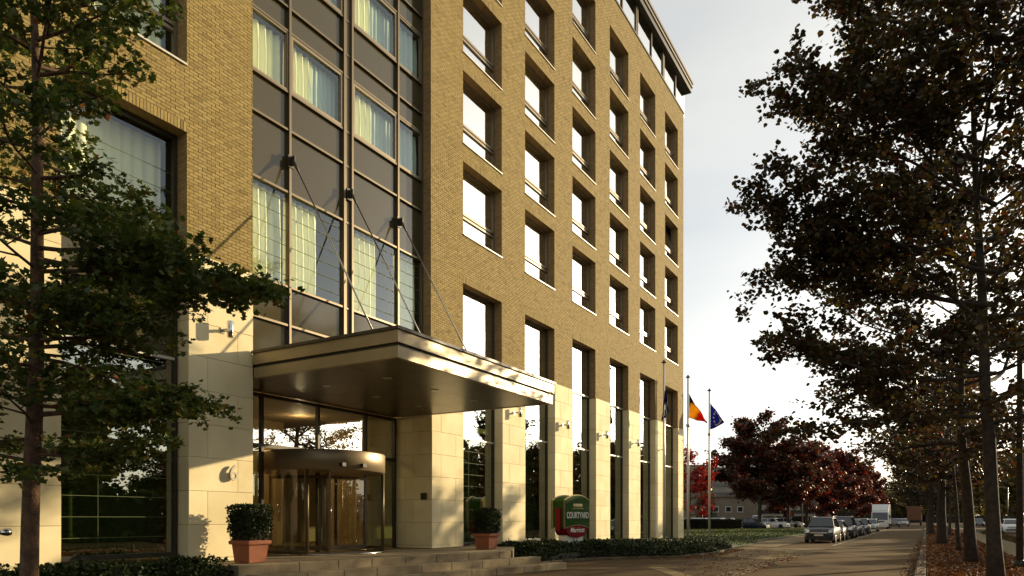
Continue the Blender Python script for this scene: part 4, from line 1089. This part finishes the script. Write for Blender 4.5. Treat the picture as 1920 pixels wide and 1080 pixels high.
# ------------------------------------------------------------------ cars
PAINT = {}
def paint(nm, c, metal=.3):
    if nm not in PAINT: PAINT[nm] = mat('paint_'+nm, c, .34, metal, spec=.4, coat=.25)
    return PAINT[nm]
def car(loc, rz, label, pc, L=4.4, Wd=1.78, H=1.5, bonnet=.95, style='hatch', group='cars parked along the lane', name='parked_car', lod=0):
    r = empty(name, loc, rz); tag(r, label, 'car', group)
    # local: front at -y, length along +y
    hw = Wd/2
    a0, a1 = (.20, .40) if style != 'mpv' else (.17, .36)
    belt = .93 if H < 1.58 else 1.0
    st = [(0, .52, .80), (.02, .66, .9), (.06, bonnet-.14, .96), (a0, bonnet-.02, .985), (a0+.05, belt, 1.0), (.5, belt+.02, 1.0), (.85, belt+.03, .99), (.96, belt-.02, .95), (1, belt-.2, .88)]
    P = []
    for f, zt, wf in st:
        y = f*L; x = hw*wf; zb = .17 if 0 < f < 1 else .22
        row = [(x*.9, zb), (x*.985, zb+.12), (x, (zb+zt)/2), (x*.985, zt-.1), (x*.93, zt-.025), (x*.8, zt), (0, zt+.02)]
        row = row+[(-q, z) for q, z in row[-2::-1]]
        P.append([(q, y, z) for q, z in row])
    b = MB(); b.grid(P); b.poly(P[0]); b.poly(P[-1][::-1])
    # greenhouse shell (pillars and roof)
    c0 = (a0+.02)*L; c1 = (a1)*L; c2 = (.82 if style != 'sedan' else .7)*L; c3 = (.97 if style != 'sedan' else .86)*L
    wb, wt = hw*.90, hw*.70
    G = [[(-wb, c0, belt-.02), (-wb*.97, c0, belt+.0), (wb*.97, c0, belt+.0), (wb, c0, belt-.02)]]
    ringb = [(-wb, c0), (wb, c0), (wb, c3), (-wb, c3)]; ringt = [(-wt, c1), (wt, c1), (wt, c2), (-wt, c2)]
    zr = H-.03
    i = len(b.v); b.v += [(x, y, belt-.05) for x, y in ringb]+[(x, y, zr-.03) for x, y in ringt]+[(x*.9, y+(.12 if y < L/2 else -.12), zr+.03) for x, y in ringt]
    for k in range(4):
        q = (k+1) % 4; b.f += [(i+k, i+q, i+4+q, i+4+k), (i+4+k, i+4+q, i+8+q, i+8+k)]; b.sm += [False, True]
    b.f.append((i+8, i+9, i+10, i+11)); b.sm.append(True)
    body = b.build('body', pc, r)
    def panel(p4, ins, name, m='carglass', push=.012):
        p = [Vector(q) for q in p4]; c = sum(p, Vector())/4; nrm = (p[1]-p[0]).cross(p[3]-p[0]).normalized()
        if nrm.dot(c-Vector((0, L*.5, .8))) < 0: nrm = -nrm
        g = MB(); g.poly([q.lerp(c, ins)+nrm*push for q in p]); return g.build(name, M[m], r)
    zb_ = belt+.02
    panel([(-wb, c0, zb_), (wb, c0, zb_), (wt, c1, zr-.05), (-wt, c1, zr-.05)], .09, 'windscreen')
    panel([(-wb, c3, zb_), (wb, c3, zb_), (wt, c2, zr-.05), (-wt, c2, zr-.05)], .12, 'rear_window')
    for s in (-1, 1):
        mb, mt = (c0+c3)/2, (c1+c2)/2
        panel([(s*wb, c0+.25, zb_), (s*wb, mb, zb_), (s*wt, mt, zr-.05), (s*wt, c1+.05, zr-.05)], .07, 'side_window')
        panel([(s*wb, mb, zb_), (s*wb, c3-.2, zb_), (s*wt, c2-.05, zr-.05), (s*wt, mt, zr-.05)], .07, 'side_window')
        g = MB(); x0 = s*hw*.62; x1 = s*hw*.97
        P = [[(x0, .01*L, bonnet-.33), (x0, .035*L, bonnet-.16)], [((x0+x1)/2, .02*L, bonnet-.34), ((x0+x1)/2+s*.02, .055*L, bonnet-.12)], [(x1*.98, .055*L, bonnet-.32), (x1, .1*L, bonnet-.1)]]
        P = [[(x, y-.03, z) for x, y, z in row] for row in P]
        g.grid(P); g.build('headlight', M['headlight'], r)
        g = MB(); g.box(*sorted((s*hw*1.0, s*(hw+.17))), c0+.32, c0+.42, belt+.0, belt+.16, .03); g.build('wing_mirror', pc, r)
        for yy in (.17*L, .80*L):
            t = MB(); xo = s*(hw-.2); xi = s*(hw+.005)
            t.tube([(xo, yy, .32), (xo+s*.02, yy, .32), (xi-s*.02, yy, .32), (xi, yy, .32)], [.29, .315, .315, .29], 18); wh = t.build('wheel', M['tyre'], r)
            if lod == 0: g = MB(); g.tube([(xi, yy, .32), (xi+s*.012, yy, .32)], [.2, .17], 14); g.build('rim', M['rim'], wh)
    g = MB(); g.box(-hw*.55, hw*.55, -.025, .03, .62, .70); g.build('grille', M['chrome'], r)
    g = MB(); g.box(-hw*.7, hw*.7, -.02, .05, .30, .43); g.build('air_intake', M['black_plastic'], r)
    g = MB(); g.box(-.26, .26, -.05, -.02, .46, .57); g.build('number_plate', M['plate'], r)
    if style == 'mpv':
        for s in (-1, 1): g = MB(); g.tube([(s*wt*.92, c1+.3, H+.03), (s*wt*.92, c2-.2, H+.03)], .02, 6); g.build('roof_rail', M['chrome'], r)
    return r
dg = paint('graphite', (.014, .014, .014)); bk = paint('black', (.012, .012, .014)); sv = paint('silver', (.36, .36, .34), .6); wh = paint('white', (.7, .7, .66), .05); gy = paint('grey', (.05, .05, .05), .5); nb = paint('navy', (.015, .022, .035)); bl = paint('blue', (.04, .07, .12))
XC = -5.88
car((XC, 48.3, 0), 0, 'dark grey people carrier parked nearest, at the front of the row', dg, 4.45, 1.8, 1.66, 1.0, 'mpv')
car((XC+.05, 54.2, 0), 0, 'small black hatchback parked second in the row', bk, 3.9, 1.66, 1.44)
car((XC+.1, 60.0, 0), 0, 'tall black estate parked third in the row', bk, 4.6, 1.82, 1.72, 1.02, 'mpv')
car((XC+.05, 68.5, 0), 0, 'dark grey saloon parked fourth in the row', gy, 4.5, 1.8, 1.46, .92, 'sedan')
car((XC+.1, 77.0, 0), 0, 'grey car parked fifth in the row', gy, 4.4, 1.78, 1.55)
car((XC+.1, 92, 0), 0, 'silver hatchback parked in front of the white truck', sv, 4.2, 1.74, 1.5)
FG = 'cars farther along the street'
car((-5.0, 142, 0), 0, 'grey car parked beyond the white truck', gy, group=FG, lod=1)
car((-5.6, 165, 0), 0, 'pale car far down the parking row', sv, group=FG, lod=1)
car((-3.9, 152, 0), 0, 'small silver car beside the brown truck', sv, group=FG, lod=1)
car((7.6, 88, 0), 0, 'white car on the main road, half hidden by the nearest trunk', wh, 4.4, 1.8, 1.5, group=FG, lod=1, name='car')
car((8.0, 150, 0), 0, 'dark car far along the main road between the trunks', nb, group=FG, lod=1, name='car')
CG = 'cars in the car park behind the lawn'
def parkcar(px, wd, rz, label, pc, **k):
    x, y = pos_px(px, wd); car((x, y, .1), rz, label, pc, group=CG, lod=1, **k)
parkcar(1348, 96, R(78), 'white car behind the low hedge, left in the car park', wh)
parkcar(1330, 104, R(78), 'silver car behind the rightmost flagpole', sv)
parkcar(1375, 100, R(70), 'silver car at the right end of the low hedge', sv)
parkcar(1392, 106, R(70), 'grey car right behind the hedge end', gy)
parkcar(1440, 90, R(82), 'dark saloon under the maroon maple', nb, style='sedan', H=1.45)
parkcar(1478, 100, R(78), 'white car behind the dark saloon', wh)
parkcar(1415, 118, R(0), 'white van-like car standing beyond the maple trunk', wh, H=1.9, style='mpv')
parkcar(1505, 108, R(78), 'pale car between the maple trunks', sv)
# white box truck
def truck(loc, label, front, colbox, H, Wd, L, name, cabc=None):
    r = empty(name, loc); tag(r, label, 'truck'); hw = Wd/2
    if front:
        b = MB(); P = []
        for y, z1, wf in ((0, 1.0, .94), (.05, 1.3, .97), (.35, 2.45, .96), (.6, 2.6, .95), (1.7, 2.62, .95)):
            x = hw*wf; P.append([(-x, y, .4), (-x, y, z1-.1), (-x*.9, y, z1), (x*.9, y, z1), (x, y, z1-.1), (x, y, .4)])
        b.grid(P, False); b.poly(P[0]); b.build('cab', cabc, r)
        g = MB(); g.poly([(-hw*.88, .04, 1.32), (hw*.88, .04, 1.32), (hw*.84, .33, 2.35), (-hw*.84, .33, 2.35)]); o = g.build('windscreen', M['carglass'], r); o.location.y = -.03
        b = MB(); b.box(-hw, hw, 1.75, L, .75, H, .05); b.build('cargo_box', colbox, r)
        b = MB(); b.v = [(-hw*.9, .55, 2.62), (hw*.9, .55, 2.62), (hw*.95, 1.7, H-.05), (-hw*.95, 1.7, H-.05), (-hw*.95, 1.7, 2.62), (hw*.95, 1.7, 2.62)]; b.f = [(0, 1, 2, 3), (0, 3, 4), (1, 5, 2), (4, 3, 2, 5)]; b.sm = [False]*4; b.build('wind_deflector', cabc, r)
        b = MB(); b.box(-hw*.95, hw*.95, -.08, .1, .35, .75, .04); b.build('bumper', cabc, r)
        for s in (-1, 1):
            b = MB(); b.box(*sorted((s*hw*.6, s*hw*.92)), -.1, -.02, .78, .98); b.build('headlight', M['headlight'], r)
            b = MB(); b.box(*sorted((s*hw*1.0, s*(hw+.2))), .25, .33, 1.5, 2.0); b.build('wing_mirror', M['black_plastic'], r)
        b = MB(); b.box(-hw*.5, hw*.5, -.02, .06, 1.0, 1.15); b.build('grille', M['black_plastic'], r)
    else:
        b = MB(); b.box(-hw, hw, 0, L, 1.1, H, .04); b.build('cargo_box', colbox, r)
        b = MB(); b.box(-hw*.96, hw*.96, -.05, .05, .55, .75); b.build('rear_bumper', M['black_plastic'], r)
        for s in (-1, 1):
            b = MB(); b.box(*sorted((s*.02, s*hw*.97)), -.03, 0.0, 1.15, H-.08); b.build('rear_door', colbox, r)
            b = MB(); b.box(*sorted((s*hw*.7, s*hw*.95)), -.08, -.05, .58, .72); b.build('tail_light', M['sign_red'], r)
        b = MB(); b.box(-hw*.8, hw*.8, .3, L-.2, .7, 1.1); b.build('chassis', M['black_plastic'], r)
    for yy in ((.9, L-1.4) if front else (1.2, L-1.5)):
        for s in (-1, 1):
            t = MB(); t.tube([(s*(hw-.35), yy, .46), (s*(hw-.02), yy, .46)], .46, 16); t.build('wheel', M['tyre'], r)
truck((-5.75, 113, 0), 'white box truck with dark windscreen parked at the end of the row', True, wh, 3.55, 2.25, 6.5, 'box_truck', wh)
truck((-2.3, 172, 0), 'brown box truck standing far down the lane', False, M['truck_brown'], 4.1, 2.7, 8, 'cargo_truck')

# ------------------------------------------------------------------ background buildings, hedge, poles
def house(px0, px1, wd, depth, z1, m, name, label, wins, roofm='far_concrete', parapet=.25, rows=None):
    a = atw(px0, 971, wd); c = atw(px1, 971, wd*1.0); root = empty(name, (a.x, a.y, 0), math.atan2((c-a).y, (c-a).x)); tag(root, label, 'building')
    Lx = (c-a).length
    b = MB(); b.box(0, Lx, 0, depth, -.2, z1); b.build('wall', M[m], root)
    b = MB(); b.box(-.3, Lx+.3, -.3, depth+.3, z1, z1+parapet); b.build('roof', M[roofm], root)
    for (x, z, ww, hh) in wins(Lx):
        f = MB(); f.box(x, x+ww, -.06, -.004, z, z+hh); fo = f.build('window', M['window_white'], root)
        g = MB(); g.box(x+.14, x+ww-.14, -.075, -.05, z+.14, z+hh-.14); g.build('pane', M['dark_pane'], fo)
    return root
house(1262, 1420, 128, 12, 5.4, 'far_brick', 'low_building', 'low flat-roofed grey brown building behind the car park', lambda L: [(L*.36, 2.6, 1.1, 1.1), (L*.47, 2.6, 1.1, 1.1), (L*.62, 2.6, 1.1, 1.1), (L*.76, 2.6, 1.1, 1.1), (L*.3, .6, 3.2, .5), (L*.6, .6, 3.2, .5)])
big = house(1336, 1560, 230, 20, 17.6, 'far_concrete', 'concrete_block', 'tall far grey concrete block with horizontal bands above the low building', lambda L: [], parapet=.4)
for k in range(5):
    b = MB(); b.box(.4, 38, -.2, -.02, 3+2.9*k, 4.1+2.9*k); b.build('window_band', M['dark_pane'], big)
house(1262, 1337, 250, 20, 20.0, 'far_brick', 'brown_block', 'tall far brown block left of the grey banded one', lambda L: [], parapet=.3)
def hedge(px0, px1, wd, h, d, label, n, name='hedge'):
    a = atw(px0, 971, wd); c = atw(px1, 971, wd); dv = (c-a); L = dv.length
    root = empty(name, (a.x, a.y, .1), math.atan2(dv.y, dv.x)); tag(root, label, 'hedge')
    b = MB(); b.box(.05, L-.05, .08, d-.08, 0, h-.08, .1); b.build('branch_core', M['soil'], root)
    p = np.random.rand(n, 3)*np.array([L, d, h]); f = np.random.randint(0, 3, n); p[f == 0, 1] = np.random.uniform(-.05, .1, (f == 0).sum()); p[f == 1, 2] = h+np.random.uniform(-.12, .06, (f == 1).sum())
    me = leaves_mesh('foliage', p.astype(np.float32), .12, pal(n, [(.02, .022, .01), (.03, .03, .012), (.045, .035, .015)], [3, 3, 1]), 'heart', 'leaf_bed', .2); inst('foliage', me, root)
def hedge_world(p0, p1, h, d, label, n, size=.3):
    a, c = Vector((*p0, 0)), Vector((*p1, 0)); dv = c-a; L = dv.length
    root = empty('hedge', (a.x, a.y, 0), math.atan2(dv.y, dv.x)); tag(root, label, 'hedge')
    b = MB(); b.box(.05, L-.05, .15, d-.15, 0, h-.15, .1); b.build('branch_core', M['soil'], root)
    p = np.random.rand(n, 3)*np.array([L, d, h]); f = np.random.randint(0, 3, n); p[f == 0, 1] = d+np.random.uniform(-.2, .15, (f == 0).sum()); p[f == 1, 2] = h+np.random.uniform(-.25, .3, (f == 1).sum())
    me = leaves_mesh('foliage', p.astype(np.float32), size, pal(n, [(.03, .045, .012), (.045, .06, .016), (.06, .06, .02)], [3, 3, 1]), 'heart', 'leaf_bed', .2); inst('foliage', me, root)
hedge_world((16.5, -12), (16.5, 150), 3.0, 1.8, 'tall green hedge across the main road, mirrored in the low windows', 26000)
hedge_world((14, 345), (-70, 345), 5, 2, 'dark hedge line closing the far end of the lane', 4000, .6)
hedge(1262, 1394, 88, 1.25, 1.3, 'low dark clipped hedge between the lawn and the car park', 9000)
hedge(1398, 1520, 150, 1.8, 1.5, 'dark hedge at the back of the car park under the maples', 7000)
hedge(1742, 2000, 210, 2.2, 2, 'long hedge on the far side of the main road', 7000)
x, y = pos_px(1912, 22.0)
r = empty('street_pole', (x, y, 0)); tag(r, 'slim dark pole at the right edge, beside the nearest tree', 'pole')
b = MB(); b.tube([(0, 0, -.1), (0, 0, 3), (0, 0, 7.5)], [.1, .09, .07], 12); b.build('shaft', M['bark'], r)
b = MB(); b.lathe([(0, 0), (.16, 0), (.16, .25), (.1, .3)], 0, 0, 12); b.build('foot', M['dark_metal'], r)
for px, wd, lab in ((1890, 115, 'thin pale lamp post across the main road, near the right edge'), (1815, 150, 'thin pale lamp post across the main road, left of the second trunk'), (1505, 118, 'thin pale lamp post among the maples')):
    x, y = pos_px(px, wd); r = empty('lamp_post', (x, y, 0)); tag(r, lab, 'lamp post', 'far lamp posts')
    b = MB(); b.tube([(0, 0, 0), (0, 0, 6.5)], [.1, .06], 8); b.build('post', M['steel'], r)
    b = MB(); b.tube([(0, 0, 6.45), (-.5, 0, 6.6), (-1.2, 0, 6.62)], .04, 6); b.build('arm', M['steel'], r)
    b = MB(); b.box(-1.6, -1.1, -.12, .12, 6.55, 6.68); b.build('lamp_head', M['steel'], r)
print('LEAVES', NL, 'bricks', len(BR), 'objects', len(bpy.data.objects))
